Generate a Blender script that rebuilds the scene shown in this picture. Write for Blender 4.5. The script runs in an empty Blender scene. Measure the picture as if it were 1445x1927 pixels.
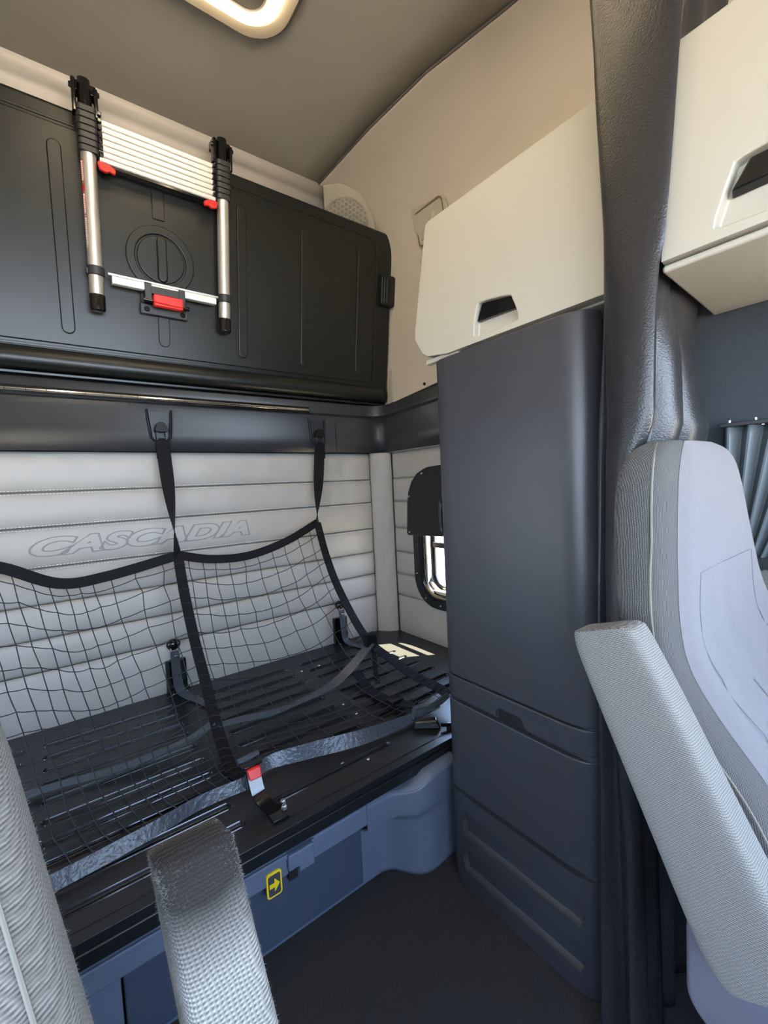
import bpy, bmesh, math, random
from mathutils import Vector, Matrix
from mathutils import noise as mnoise
random.seed(7)
PI = math.pi
S = bpy.context.scene
COL = S.collection

# ------------------------------------------------------------------ camera
yaw, pitch, roll, FPX = math.radians(37.1008), math.radians(3.4503), math.radians(2.7919), 817.905
fw = Vector((math.sin(yaw)*math.cos(pitch), math.cos(yaw)*math.cos(pitch), -math.sin(pitch)))
rt = Vector((math.cos(yaw), -math.sin(yaw), 0))
dn = fw.cross(rt)
r2 = math.cos(roll)*rt + math.sin(roll)*dn
d2 = -math.sin(roll)*rt + math.cos(roll)*dn
cd = bpy.data.cameras.new('camera')
cam = bpy.data.objects.new('camera', cd); COL.objects.link(cam)
mw = Matrix((( r2.x, -d2.x, -fw.x, 0), (r2.y, -d2.y, -fw.y, 0), (r2.z, -d2.z, -fw.z, 1.16), (0, 0, 0, 1)))
cam.matrix_world = mw
cd.sensor_fit = 'VERTICAL'; cd.sensor_height = 36; cd.lens = FPX/1927*36
cd.clip_start = 0.02
S.camera = cam

# ------------------------------------------------------------------ world, sun, exposure
W = bpy.data.worlds.new('sky'); S.world = W; W.use_nodes = True
wn = W.node_tree.nodes; wl = W.node_tree.links; wn.clear()
wo = wn.new('ShaderNodeOutputWorld'); bg = wn.new('ShaderNodeBackground')
tc = wn.new('ShaderNodeTexCoord'); sx = wn.new('ShaderNodeSeparateXYZ'); rp = wn.new('ShaderNodeValToRGB')
rp.color_ramp.elements[0].position = 0.0; rp.color_ramp.elements[0].color = (.67, .82, 1.0, 1)
rp.color_ramp.elements[1].position = 0.7; rp.color_ramp.elements[1].color = (.36, .56, 1.0, 1)
wl.new(tc.outputs['Generated'], sx.inputs[0]); wl.new(sx.outputs['Z'], rp.inputs[0])
wl.new(rp.outputs[0], bg.inputs[0]); wl.new(bg.outputs[0], wo.inputs[0])
bg.inputs[1].default_value = 7.5
sd = bpy.data.lights.new('sun', 'SUN'); sd.energy = 120; sd.angle = math.radians(.6); sd.color = (1, .82, .55)
sun = bpy.data.objects.new('sun', sd); COL.objects.link(sun)
sun.rotation_euler = Vector((-.16, .10, -.40)).to_track_quat('-Z', 'Y').to_euler()
sun.location = (3, -1, 5)
S.view_settings.view_transform = 'Standard'; S.view_settings.look = 'None'
S.view_settings.gamma = 1; S.view_settings.use_curve_mapping = False
S.view_settings.exposure = 1.35
S.cycles.max_bounces = 8; S.cycles.diffuse_bounces = 5
def portal(name, c, sxy, d):
    a = bpy.data.lights.new(name, 'AREA'); a.shape = 'RECTANGLE'; a.size, a.size_y = sxy
    a.cycles.is_portal = True
    o = bpy.data.objects.new(name, a); COL.objects.link(o); o.location = c
    o.rotation_euler = Vector(d).to_track_quat('-Z', 'Y').to_euler()
portal('windshield_portal', (.24, -1.30, 1.40), (1.9, .95), (0, 1, 0))
portal('door_portal_left', (-.90, -.45, 1.32), (1.0, .75), (1, 0, 0))
portal('sleeper_portal_left', (-.945, 1.50, .91), (.62, .40), (1, 0, 0))
portal('sleeper_portal_right', (1.59, 1.51, .88), (.54, .30), (-1, 0, 0))
portal('door_portal_right', (1.44, -.55, 1.20), (.8, .55), (-1, 0, 0))

# ------------------------------------------------------------------ materials
MATS = {}
def mat(name, col, rough=.5, metal=0., bump=0., bscale=200., var=0., vscale=8., kind='noise', emit=0., coat=0., sheen=0., spec=.5, dist=.001):
    if name in MATS: return MATS[name]
    m = bpy.data.materials.new(name); m.use_nodes = True; MATS[name] = m
    nt = m.node_tree; b = nt.nodes['Principled BSDF']
    b.inputs['Base Color'].default_value = (*col, 1); b.inputs['Roughness'].default_value = rough
    b.inputs['Metallic'].default_value = metal; b.inputs['Coat Weight'].default_value = coat
    b.inputs['Sheen Weight'].default_value = sheen; b.inputs['Specular IOR Level'].default_value = spec
    if emit:
        b.inputs['Emission Color'].default_value = (*col, 1); b.inputs['Emission Strength'].default_value = emit
    t = nt.nodes.new('ShaderNodeTexCoord')
    if var:
        n = nt.nodes.new('ShaderNodeTexNoise'); n.inputs['Scale'].default_value = vscale; n.inputs['Detail'].default_value = 5
        mx = nt.nodes.new('ShaderNodeMix'); mx.data_type = 'RGBA'
        mx.inputs[6].default_value = (*[c*(1-var) for c in col], 1); mx.inputs[7].default_value = (*[min(1, c*(1+var)) for c in col], 1)
        nt.links.new(t.outputs['Object'], n.inputs['Vector']); nt.links.new(n.outputs['Fac'], mx.inputs[0])
        nt.links.new(mx.outputs[2], b.inputs['Base Color'])
    if bump:
        bp = nt.nodes.new('ShaderNodeBump'); bp.inputs['Strength'].default_value = bump; bp.inputs['Distance'].default_value = dist
        if kind == 'noise':
            n = nt.nodes.new('ShaderNodeTexNoise'); n.inputs['Scale'].default_value = bscale; n.inputs['Detail'].default_value = 3
            out = n.outputs['Fac']
        else:
            n = nt.nodes.new('ShaderNodeTexVoronoi'); n.inputs['Scale'].default_value = bscale
            out = n.outputs['Distance']
        nt.links.new(t.outputs['Object'], n.inputs['Vector']); nt.links.new(out, bp.inputs['Height'])
        nt.links.new(bp.outputs[0], b.inputs['Normal'])
    return m

def weave(name, c0, c1, rowz, colx, strength=.8, rough=.95, worn=None, dist=.002, ribs=False):
    """knitted upholstery: horizontal rows of stitches, alternating, from object coordinates"""
    m = bpy.data.materials.new(name); m.use_nodes = True; MATS[name] = m
    nt = m.node_tree; N = nt.nodes; L = nt.links; b = N['Principled BSDF']
    b.inputs['Roughness'].default_value = rough; b.inputs['Sheen Weight'].default_value = .06
    t = N.new('ShaderNodeTexCoord')
    nz = N.new('ShaderNodeTexNoise'); nz.inputs['Scale'].default_value = 60; L.new(t.outputs['Object'], nz.inputs['Vector'])
    sc = N.new('ShaderNodeVectorMath'); sc.operation = 'SCALE'; sc.inputs['Scale'].default_value = .0035; L.new(nz.outputs['Color'], sc.inputs[0])
    ad = N.new('ShaderNodeVectorMath'); ad.operation = 'ADD'; L.new(t.outputs['Object'], ad.inputs[0]); L.new(sc.outputs[0], ad.inputs[1])
    sp = N.new('ShaderNodeSeparateXYZ'); L.new(ad.outputs[0], sp.inputs[0])
    def mth(op, a, bb=None, cc=None):
        n = N.new('ShaderNodeMath'); n.operation = op
        for i, v in enumerate((a, bb, cc)):
            if v is None: continue
            if isinstance(v, (int, float)): n.inputs[i].default_value = v
            else: L.new(v, n.inputs[i])
        return n.outputs[0]
    xy0 = mth('ADD', sp.outputs['X'], mth('MULTIPLY', sp.outputs['Y'], -1.0))
    z = mth('MULTIPLY', xy0 if ribs else sp.outputs['Z'], rowz)
    row = mth('FLOOR', z)
    rz = mth('SINE', mth('MULTIPLY', z, 2*PI))
    xy = sp.outputs['Z'] if ribs else xy0
    ph = mth('MULTIPLY', mth('MODULO', row, 2.0), .5)
    cx = mth('SINE', mth('MULTIPLY', mth('ADD', mth('MULTIPLY', xy, colx), ph), 2*PI))
    h = mth('MULTIPLY', mth('ADD', mth('ADD', rz, mth('MULTIPLY', cx, .6)), 1.6), 1/3.2)
    mx = N.new('ShaderNodeMix'); mx.data_type = 'RGBA'; mx.inputs[6].default_value = (*c0, 1); mx.inputs[7].default_value = (*c1, 1)
    L.new(h, mx.inputs[0]); col = mx.outputs[2]
    if worn:       # the dark grubby end of the armrest: a stain at one place of the cloth
        (wx, wy, wz), wr, wc = worn
        vm = N.new('ShaderNodeVectorMath'); vm.operation = 'DISTANCE'; vm.inputs[1].default_value = (wx, wy, wz); L.new(ad.outputs[0], vm.inputs[0])
        mr = N.new('ShaderNodeMapRange'); mr.inputs[1].default_value = wr*.45; mr.inputs[2].default_value = wr; mr.inputs[3].default_value = 1; mr.inputs[4].default_value = 0
        L.new(vm.outputs['Value'], mr.inputs[0])
        m2 = N.new('ShaderNodeMix'); m2.data_type = 'RGBA'; m2.inputs[7].default_value = (*wc, 1)
        L.new(mr.outputs[0], m2.inputs[0]); L.new(col, m2.inputs[6]); col = m2.outputs[2]
    L.new(col, b.inputs['Base Color'])
    bp = N.new('ShaderNodeBump'); bp.inputs['Strength'].default_value = strength; bp.inputs['Distance'].default_value = dist
    L.new(h, bp.inputs['Height']); L.new(bp.outputs[0], b.inputs['Normal'])
    return m

M_black = mat('black_moulded_plastic', (.007, .0085, .0075), .37, bump=.12, bscale=700, dist=.0006)
M_trim = mat('black_trim_plastic', (.026, .027, .029), .42, bump=.25, bscale=900, dist=.0006)
M_gloss = mat('gloss_black', (.006, .006, .006), .12)
M_slate = mat('slate_grained_plastic', (.040, .040, .046), .37, bump=.35, bscale=650, dist=.0008, var=.06, vscale=5)
M_box = mat('slate_blue_bunk_plastic', (.120, .145, .195), .5, bump=.3, bscale=500, dist=.0008)
M_boxd = mat('dark_textured_drawer', (.050, .064, .092), .6, bump=.5, bscale=350, dist=.001, var=.2, vscale=90)
M_matte = mat('matte_black', (.004, .004, .004), .5, spec=.3)
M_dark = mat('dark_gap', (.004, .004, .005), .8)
M_cream = mat('cream_plastic', (.39, .37, .305), .52, bump=.08, bscale=900, dist=.0004)
M_cream2 = mat('beige_moulding', (.44, .40, .32), .5)
M_side = mat('beige_headliner_cloth', (.54, .485, .41), .85, bump=.25, bscale=900, dist=.0005, var=.03, vscale=3)
M_ceil = mat('grey_headliner_cloth', (.30, .28, .25), .9, bump=.3, bscale=1100, dist=.0005, var=.04, vscale=4)
M_cove = mat('pale_cove_plastic', (.56, .53, .49), .5)
M_pad = mat('grey_leatherette_pad', (.375, .350, .315), .5, bump=.2, bscale=260, dist=.001, var=.04, vscale=6)
M_thread = mat('pale_thread', (.62, .61, .57), .7)
M_deck = mat('black_painted_steel', (.011, .012, .013), .32, bump=.06, bscale=120, dist=.0008)
M_alu = mat('brushed_aluminium', (.74, .74, .72), .34, metal=.85)
M_aluw = mat('pale_aluminium_tread', (.84, .84, .82), .42, metal=.35)
M_steel = mat('steel', (.6, .6, .6), .25, metal=1)
M_red = mat('red_plastic', (.70, .02, .015), .35)
M_web = mat('black_webbing', (.007, .007, .008), .7, spec=.15, bump=.9, bscale=600, dist=.0012)
M_webb = mat('sheen_tinted_webbing', (.055, .064, .078), .32, bump=.6, bscale=90, dist=.004)  # black webbing with the windshield's bluish sheen put into its base colour
M_string = mat('net_cord', (.014, .014, .016), .7)
M_carpet = mat('charcoal_carpet', (.027, .024, .0225), .98, bump=1, bscale=420, dist=.004, var=.45, vscale=260)
M_curt = mat('black_leatherette_curtain', (.020, .0195, .021), .30, bump=.55, bscale=330, dist=.0014)
M_felt = mat('dark_blue_grey_felt', (.040, .047, .056), .95, bump=.6, bscale=500, dist=.001, var=.15, vscale=200)
M_pleat = mat('pleated_vinyl', (.10, .115, .12), .45)
M_yellow = mat('yellow_print', (.90, .62, .01), .5)
M_sign = mat('sign_black', (.02, .02, .02), .5)
M_white = mat('white_print', (.8, .8, .78), .5)
M_lamp = mat('warm_led_diffuser', (1.0, .80, .50), .4, emit=13)
M_lens = mat('lamp_housing', (.13, .115, .095), .5)
M_mesh = mat('speaker_cloth', (.27, .25, .22), .9)
M_fleece = weave('knit_seat_cloth', (.07, .065, .057), (.27, .255, .23), 400, 260, .5)
M_rib = weave('ribbed_seat_cloth', (.025, .024, .022), (.115, .108, .098), 300, 330, .6, ribs=True)
M_drv = weave('worn_knit_seat_cloth', (.060, .052, .044), (.235, .208, .178), 330, 230, .55)
M_arm = weave('knit_armrest_cloth', (.085, .080, .070), (.235, .222, .196), 400, 260, .5)
M_armd = weave('worn_knit_armrest_cloth', (.08, .074, .060), (.36, .34, .30), 330, 240, .8, worn=((.080, .415, .850), .105, (.012, .009, .006)))
M_plush = mat('pale_grey_plush', (.120, .110, .112), .95, bump=.5, bscale=600, dist=.001, var=.12, vscale=60, sheen=.2)
M_ground = mat('concrete_yard', (.13, .125, .12), .9, var=.1, vscale=1)
g = bpy.data.materials.new('window_glass'); g.use_nodes = True; MATS['glass'] = g
_n = g.node_tree.nodes; _n.clear(); _o = _n.new('ShaderNodeOutputMaterial'); _t = _n.new('ShaderNodeBsdfTransparent'); _g = _n.new('ShaderNodeBsdfGlossy')
_l = _n.new('ShaderNodeLayerWeight'); _l.inputs[0].default_value = .5; _p = _n.new('ShaderNodeMath'); _p.operation = 'POWER'; _p.inputs[1].default_value = 5
_f = _n.new('ShaderNodeMath'); _f.operation = 'MULTIPLY_ADD'; _f.inputs[1].default_value = .6; _f.inputs[2].default_value = .04
g.node_tree.links.new(_l.outputs['Facing'], _p.inputs[0]); g.node_tree.links.new(_p.outputs[0], _f.inputs[0])
_m = _n.new('ShaderNodeMixShader'); _g.inputs['Roughness'].default_value = .01; _t.inputs[0].default_value = (.93, .96, .97, 1)
for _a, _b in ((_f.outputs[0], _m.inputs[0]), (_t.outputs[0], _m.inputs[1]), (_g.outputs[0], _m.inputs[2]), (_m.outputs[0], _o.inputs[0])): g.node_tree.links.new(_a, _b)
M_glass = g

# ------------------------------------------------------------------ helpers
class B:
    def __init__(s): s.bm = bmesh.new()
    def box(s, x0, x1, y0, y1, z0, z1):
        v = [s.bm.verts.new((x, y, z)) for z in (z0, z1) for y in (y0, y1) for x in (x0, x1)]
        for f in ((0, 2, 3, 1), (4, 5, 7, 6), (0, 1, 5, 4), (2, 6, 7, 3), (0, 4, 6, 2), (1, 3, 7, 5)): s.bm.faces.new([v[i] for i in f])
        return s
    def hull(s, low, high):
        """loft between two equal-length loops of 3D points, both ends closed"""
        a = [s.bm.verts.new(p) for p in low]; b = [s.bm.verts.new(p) for p in high]; n = len(a)
        for i in range(n): s.bm.faces.new((a[i], a[(i+1) % n], b[(i+1) % n], b[i]))
        s.bm.faces.new(a[::-1]); s.bm.faces.new(b)
        return s
    def prism(s, pts, ax, a, b):
        f = {'x': lambda p, t: (t, p[0], p[1]), 'y': lambda p, t: (p[0], t, p[1]), 'z': lambda p, t: (p[0], p[1], t)}[ax]
        return s.hull([f(p, a) for p in pts], [f(p, b) for p in pts])
    def frame(s, outer, inner, ax, a, b):
        f = {'x': lambda p, t: (t, p[0], p[1]), 'y': lambda p, t: (p[0], t, p[1]), 'z': lambda p, t: (p[0], p[1], t)}[ax]
        n = len(outer); R = [[s.bm.verts.new(f(p, t)) for p in q] for q in (outer, inner) for t in (a, b)]
        oa, ob, ia, ib = R
        for i in range(n):
            j = (i+1) % n
            for q in ((oa[i], oa[j], ob[j], ob[i]), (ia[j], ia[i], ib[i], ib[j]), (ob[i], ob[j], ib[j], ib[i]), (oa[j], oa[i], ia[i], ia[j])): s.bm.faces.new(q)
        return s
    def loft(s, rings, cap=True):
        R = [[s.bm.verts.new(p) for p in r] for r in rings]; n = len(R[0])
        for a, b in zip(R, R[1:]):
            for i in range(n): s.bm.faces.new((a[i], a[(i+1) % n], b[(i+1) % n], b[i]))
        if cap: s.bm.faces.new(R[0][::-1]); s.bm.faces.new(R[-1])
        return s
    def grid(s, f, nu, nv):
        R = [[s.bm.verts.new(f(i/nu, j/nv)) for i in range(nu+1)] for j in range(nv+1)]
        for j in range(nv):
            for i in range(nu): s.bm.faces.new((R[j][i], R[j][i+1], R[j+1][i+1], R[j+1][i]))
        return s
    def tube(s, pts, r, n=8, closed=False):
        P = [Vector(p) for p in pts]; m = len(P); rings = []
        up = None
        for i in range(m):
            if closed: t = P[(i+1) % m]-P[i-1]
            else: t = P[min(i+1, m-1)]-P[max(i-1, 0)]
            if t.length < 1e-9: t = Vector((0, 0, 1))
            t.normalize()
            if up is None:
                up = Vector((0, 0, 1)) if abs(t.z) < .9 else Vector((1, 0, 0))
            a = t.cross(up)
            if a.length < 1e-5: a = t.cross(Vector((.3, .8, .5)))
            a.normalize(); b = a.cross(t); up = b
            rr_ = r[i] if isinstance(r, (list, tuple)) else r
            rings.append([P[i]+a*(math.cos(2*PI*k/n)*rr_)+b*(math.sin(2*PI*k/n)*rr_) for k in range(n)])
        if closed: rings.append(rings[0]); return s.loft(rings, False)
        return s.loft(rings)
    def ribbon(s, pts, w, side, th=.0016):
        """webbing: side = one vector or a list of vectors across the strap"""
        P = [Vector(p) for p in pts]; rings = []
        for i, p in enumerate(P):
            t = (P[min(i+1, len(P)-1)]-P[max(i-1, 0)]).normalized()
            sd_ = Vector(side[i] if isinstance(side, list) else side); sd_ = (sd_-t*sd_.dot(t)).normalized()
            n = t.cross(sd_).normalized(); ww = w[i] if isinstance(w, (list, tuple)) else w
            rings.append([p+sd_*ww/2+n*th, p-sd_*ww/2+n*th, p-sd_*ww/2-n*th, p+sd_*ww/2-n*th])
        return s.loft(rings)
    def sphere(s, c, r, sq=(1, 1, 1), n=12):
        m = bmesh.ops.create_uvsphere(s.bm, u_segments=n, v_segments=max(6, n//2), radius=r)
        for v in m['verts']: v.co = Vector((v.co.x*sq[0], v.co.y*sq[1], v.co.z*sq[2]))+Vector(c)
        return s
    def lathe(s, prof, c, ax='z', n=20):
        rings = []
        for r, h in prof:
            rings.append([{'z': (c[0]+r*math.cos(2*PI*k/n), c[1]+r*math.sin(2*PI*k/n), c[2]+h),
                           'y': (c[0]+r*math.cos(2*PI*k/n), c[1]+h, c[2]+r*math.sin(2*PI*k/n)),
                           'x': (c[0]+h, c[1]+r*math.cos(2*PI*k/n), c[2]+r*math.sin(2*PI*k/n))}[ax] for k in range(n)])
        return s.loft(rings)

def obj(name, b, m, parent=None, bevel=0., seg=3, ang=35, solid=0., sub=0, xf=None, smooth=True, pos=None):
    bm = b.bm if isinstance(b, B) else b
    if xf:
        for v in bm.verts: v.co = xf(v.co)
    bmesh.ops.recalc_face_normals(bm, faces=bm.faces)
    me = bpy.data.meshes.new(name); bm.to_mesh(me); bm.free()
    me.materials.append(m)
    o = bpy.data.objects.new(name, me); COL.objects.link(o)
    if smooth:
        for p in me.polygons: p.use_smooth = True
        if not bevel: me.set_sharp_from_angle(angle=math.radians(ang))
    if solid:
        md = o.modifiers.new('s', 'SOLIDIFY'); md.thickness = solid; md.offset = 0
    if bevel:
        md = o.modifiers.new('b', 'BEVEL'); md.width = bevel; md.segments = seg; md.limit_method = 'ANGLE'; md.angle_limit = math.radians(ang); md.harden_normals = True
    if sub:
        md = o.modifiers.new('u', 'SUBSURF'); md.levels = sub; md.render_levels = sub
    if parent is not None: adopt(o, parent)
    return o
def world_of(p):
    m = Matrix.LocRotScale(p.location, p.rotation_euler, None)
    return (world_of(p.parent) @ p.matrix_parent_inverse @ m) if p.parent else m
def adopt(o, p):
    o.parent = p; o.matrix_parent_inverse = world_of(p).inverted()
def tag(o, label=None, cat=None, group=None, kind=None):
    if label: o['label'] = label
    if cat: o['category'] = cat
    if group: o['group'] = group
    if kind: o['kind'] = kind
    return o
def thing(name, label, cat, loc=(0, 0, 0), group=None):
    o = bpy.data.objects.new(name, None); o.empty_display_size = .05; COL.objects.link(o); o.location = loc
    return tag(o, label, cat, group)
def struct(o, label=None, cat='structure'): return tag(o, label, cat, kind='structure')
def stuff(o): o['kind'] = 'stuff'; return o
def boolcut(o, cutter_b):
    bm = cutter_b.bm; bmesh.ops.recalc_face_normals(bm, faces=bm.faces)
    me = bpy.data.meshes.new('c'); bm.to_mesh(me); bm.free(); c = bpy.data.objects.new('c', me); COL.objects.link(c)
    saved = [(m.name, m.type) for m in o.modifiers]
    md = o.modifiers.new('bool', 'BOOLEAN'); md.operation = 'DIFFERENCE'; md.object = c; md.solver = 'EXACT'
    for i in range(len(saved)): o.modifiers.move(len(o.modifiers)-1, 0) if i == 0 else None
    others = [m for m in o.modifiers if m.type != 'BOOLEAN']
    for m in others: m.show_viewport = False
    bpy.context.view_layer.update()
    new = bpy.data.meshes.new_from_object(o.evaluated_get(bpy.context.evaluated_depsgraph_get()))
    o.modifiers.remove(md); o.data = new
    for m in others: m.show_viewport = True
    bpy.data.objects.remove(c)
    for p in new.polygons: p.use_smooth = True
    if not others: new.set_sharp_from_angle(angle=math.radians(35))
def rr(x0, x1, y0, y1, r, n=6):
    rs = r if isinstance(r, (list, tuple)) else (r,)*4
    out = []
    for (cx, cy, a0), q in zip(((x1, y1, 0), (x0, y1, 90), (x0, y0, 180), (x1, y0, 270)), rs):
        q = max(q, 1e-4); sx_ = -1 if cx == x1 else 1; sy_ = -1 if cy == y1 else 1
        for k in range(n+1):
            a = math.radians(a0+90*k/n); out.append((cx+sx_*q+q*math.cos(a), cy+sy_*q+q*math.sin(a)))
    return out
def cr(pts, n=8, closed=False):
    """Catmull-Rom through the points"""
    P = [Vector(p) for p in pts]; m = len(P); out = []
    for i in range(m if closed else m-1):
        g_ = (lambda k: P[k % m]) if closed else (lambda k: P[max(0, min(m-1, k))])
        a, b, c, d = g_(i-1), g_(i), g_(i+1), g_(i+2)
        for k in range(n):
            t = k/n
            out.append(.5*((2*b)+(c-a)*t+(2*a-5*b+4*c-d)*t*t+(3*b-a-3*c+d)*t*t*t))
    if not closed: out.append(P[-1])
    return out
def at_curve(C_, t):
    f = t*(len(C_)-1); i = min(int(f), len(C_)-2); return C_[i].lerp(C_[i+1], f-i)
def interp(tab, z):
    if z <= tab[0][0]: return tab[0][1]
    for (a, va), (b, vb) in zip(tab, tab[1:]):
        if z <= b:
            t = (z-a)/(b-a); return tuple(x+(y-x)*t for x, y in zip(va, vb))
    return tab[-1][1]

XL, XR, YB, ZC = -.88, 1.52, 2.0, 2.60       # sleeper: left wall, right wall, back wall, ceiling
XD = 1.36                                     # inner face of the right cab side
YF = -1.10

# ================================================================== SETTING
o = struct(obj('floor', B().box(XL, XD+.2, YF-.1, 2.0, -.03, 0), M_carpet), 'charcoal carpet on the cab floor', 'floor')
# ceiling
def seam_x(y): return interp([(-1.2, (1.30,)), (.3, (1.27,)), (.83, (1.217,)), (1.15, (1.148,)), (1.47, (1.118,)), (1.64, (1.114,)), (1.86, (1.106,)), (2.05, (1.10,))], y)[0]
def ceil_f(u, v):
    y = YF-.1+(2.02-YF+.1)*v; xr = seam_x(y)+.012; xl = .64-xr
    x = xl+(xr-xl)*u
    return (x, y, ZC+.004)
o = struct(obj('ceiling', B().grid(ceil_f, 12, 40), M_ceil, solid=.01), 'grey cloth headliner of the roof', 'ceiling')
PROF = [(0, 0), (.28, -.012), (.52, -.045), (.76, -.105), (.935, -.185), (.988, -.34), (1, -.70), (1, -1.05)]
def side_f(sign):
    def f(u, v):
        y = YF-.1+(2.02-YF+.1)*v; xs = seam_x(y)
        k = u*(len(PROF)-1); i = min(int(k), len(PROF)-2); t = k-i
        C4 = cr([(p[0], p[1], 0) for p in PROF], 6); q = at_curve(C4, u)
        x = xs+(XR+.0-xs)*q.x; z = ZC-.002+q.y
        return (x if sign > 0 else .64-x, y, z)
    return f
o = struct(obj('wall_right', B().grid(side_f(1), 36, 30), M_side, solid=.008), 'beige cloth upper side wall beside the cream locker', 'wall')
wr = o
o = struct(obj('wall_left', B().grid(side_f(-1), 36, 30), M_side, solid=.008), 'beige cloth upper side wall on the driver side', 'wall'); wlft = o
# seam welt ceiling / side
obj('welt', B().tube([(seam_x(y/20)+.002, y/20, ZC-.003) for y in range(-22, 38)], .0048, 6), mat('seam_cord', (.10, .09, .085), .9), wr)
# lower right wall with the window hole, shell in four blocks and the beige strip above the trim
def wallblock(p, *b): return obj('wall_section', B().box(*b), M_side, p)
wy0, wy1, wz0, wz1 = 1.36, 1.66, .61, 1.15
wallblock(wr, XR+.004, XR+.06, .42, wy0, 0, 2.0); wallblock(wr, XR+.004, XR+.06, wy1, 2.06, 0, 1.95)
wallblock(wr, XR+.004, XR+.06, wy0, wy1, 0, wz0); wallblock(wr, XR+.004, XR+.06, wy0, wy1, wz1, 2.0)
wallblock(wlft, XL-.06, XL, .3, 1.30, 0, 2.0); wallblock(wlft, XL-.06, XL, 1.70, 2.06, 0, 2.0)
wallblock(wlft, XL-.06, XL, 1.30, 1.70, 0, .60); wallblock(wlft, XL-.06, XL, 1.30, 1.70, 1.22, 2.0)
# cab sides with the door windows
for p, x0, x1 in ((wr, XD+.01, XD+.07), (wlft, XL-.06, XL)):
    yw0, yw1 = (-1.0, .30) if p is wr else (-1.0, .15)
    z0, z1 = (.92, 1.27) if p is wr else (.90, 1.62)
    m_ = M_felt
    obj('door_panel', B().box(x0, x1, YF-.1, yw0, 0, 2.0), m_, p); obj('door_panel', B().box(x0, x1, yw1, .43, 0, 2.0), m_, p)
    obj('door_panel', B().box(x0, x1, yw0, yw1, 0, z0), m_, p); obj('door_panel', B().box(x0, x1, yw0, yw1, z1, 2.0), m_, p)
# front: dash wall, windshield opening, header
wf = struct(obj('wall_front', B().box(XL, XD+.2, YF-.16, YF-.1, 0, .92), M_slate), 'dark dashboard wall under the windshield', 'wall')
obj('header', B().box(XL, XD+.2, YF-.16, YF-.1, 1.88, 2.66), M_ceil, wf)
obj('pillar', B().box(XL-.02, XL+.12, YF-.16, YF-.1, .92, 1.88), M_ceil, wf); obj('pillar', B().box(XD+.02, XD+.2, YF-.16, YF-.1, .92, 1.88), M_ceil, wf)
# roof skins outside so no sky leaks in
obj('roof_skin', B().box(XL-.1, XR+.1, YF-.16, 2.12, 2.66, 2.69), M_ceil, wf)
obj('roof_skin', B().box(XR+.07, XR+.09, YF-.16, 2.12, 1.85, 2.69), M_ceil, wf); obj('roof_skin', B().box(XL-.09, XL-.07, YF-.16, 2.12, 1.85, 2.69), M_ceil, wf)
obj('roof_skin', B().box(XD, XR+.09, YF-.16, .42, 1.85, 1.9), M_ceil, wf)
# back wall
wb = struct(obj('wall_back', B().box(XL-.06, XR+.1, YB+.015, YB+.07, 0, 2.69), M_dark), 'quilted grey back wall of the sleeper with raised lettering', 'wall')
ground = struct(obj('ground', B().box(-14, 14, -14, 14, -1.25, -1.2), M_ground), 'pale concrete yard outside the windows', 'ground')

# cove moulding above the upper bunk
prof = cr([(1.852, 2.60, 0), (1.856, 2.583, 0), (1.872, 2.570, 0), (1.893, 2.562, 0), (1.903, 2.545, 0), (1.905, 2.520, 0), (1.897, 2.490, 0), (1.90, 2.46, 0), (1.935, 2.42, 0), (1.965, 2.3, 0), (1.97, 2.0, 0), (1.975, 1.62, 0)], 5)
struct(obj('trim_1', B().grid(lambda u, v: (XL+(1.19-XL+.0)*u, at_curve(prof, v).x, at_curve(prof, v).y), 2, 60), M_cove, solid=.006), 'pale moulded cove between headliner and black bunk', 'trim')
obj('cove_end', B().grid(lambda u, v: (1.19+(XR-1.19)*u, 1.955+.015*v, 2.6-(.98)*v), 2, 4), M_cove, bpy.data.objects['trim_1'], solid=.006)

# ---- quilted pads
ZS = [.318, .545, .665, .790, .923, 1.070, 1.197, 1.343]
def wr_noise(x, y, z, s=7.): return mnoise.noise(Vector((x*s, y*s, z*s)))
def pad_back(x0, x1, z0, z1, tilt, k):
    def f(u, v):
        x = x0+(x1-x0)*u; z = z0+(z1-z0)*v
        b = (1-abs(2*v-1)**3.2); e = min(1, (x1-x)/.02, (x-x0)/.02+.0 if x0 > XL+.1 else 1)
        w = wr_noise(x*2.2, k*3.1, z*.7, 6)*.0045*(1+1.2*max(0, 1-abs(x-1.25)/.35))
        w += wr_noise(x*1.0, k*1.7, z*1.0, 17)*.0012
        return (x, YB-.003-(.0145*b+w*b)*max(.05, e)**.5, z)
    return B().grid(f, 130, 12)
for k in range(7):
    obj('quilted_channel', pad_back(XL, 1.423, ZS[k]+.0015, ZS[k+1]-.0015, 0, k), M_pad, wb, solid=.004)
# stitching, double rows of thread on the three upper seams
b = B()
for z in ZS[4:7]:
    for dz in (-.0065, .0065):
        x = -.62
        while x < 1.41:
            b.box(x, x+.0075, YB-.0155, YB-.009, z+dz-.0013, z+dz+.0013); x += .0105
stuff(obj('stitching', b, M_thread, wb))
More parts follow.
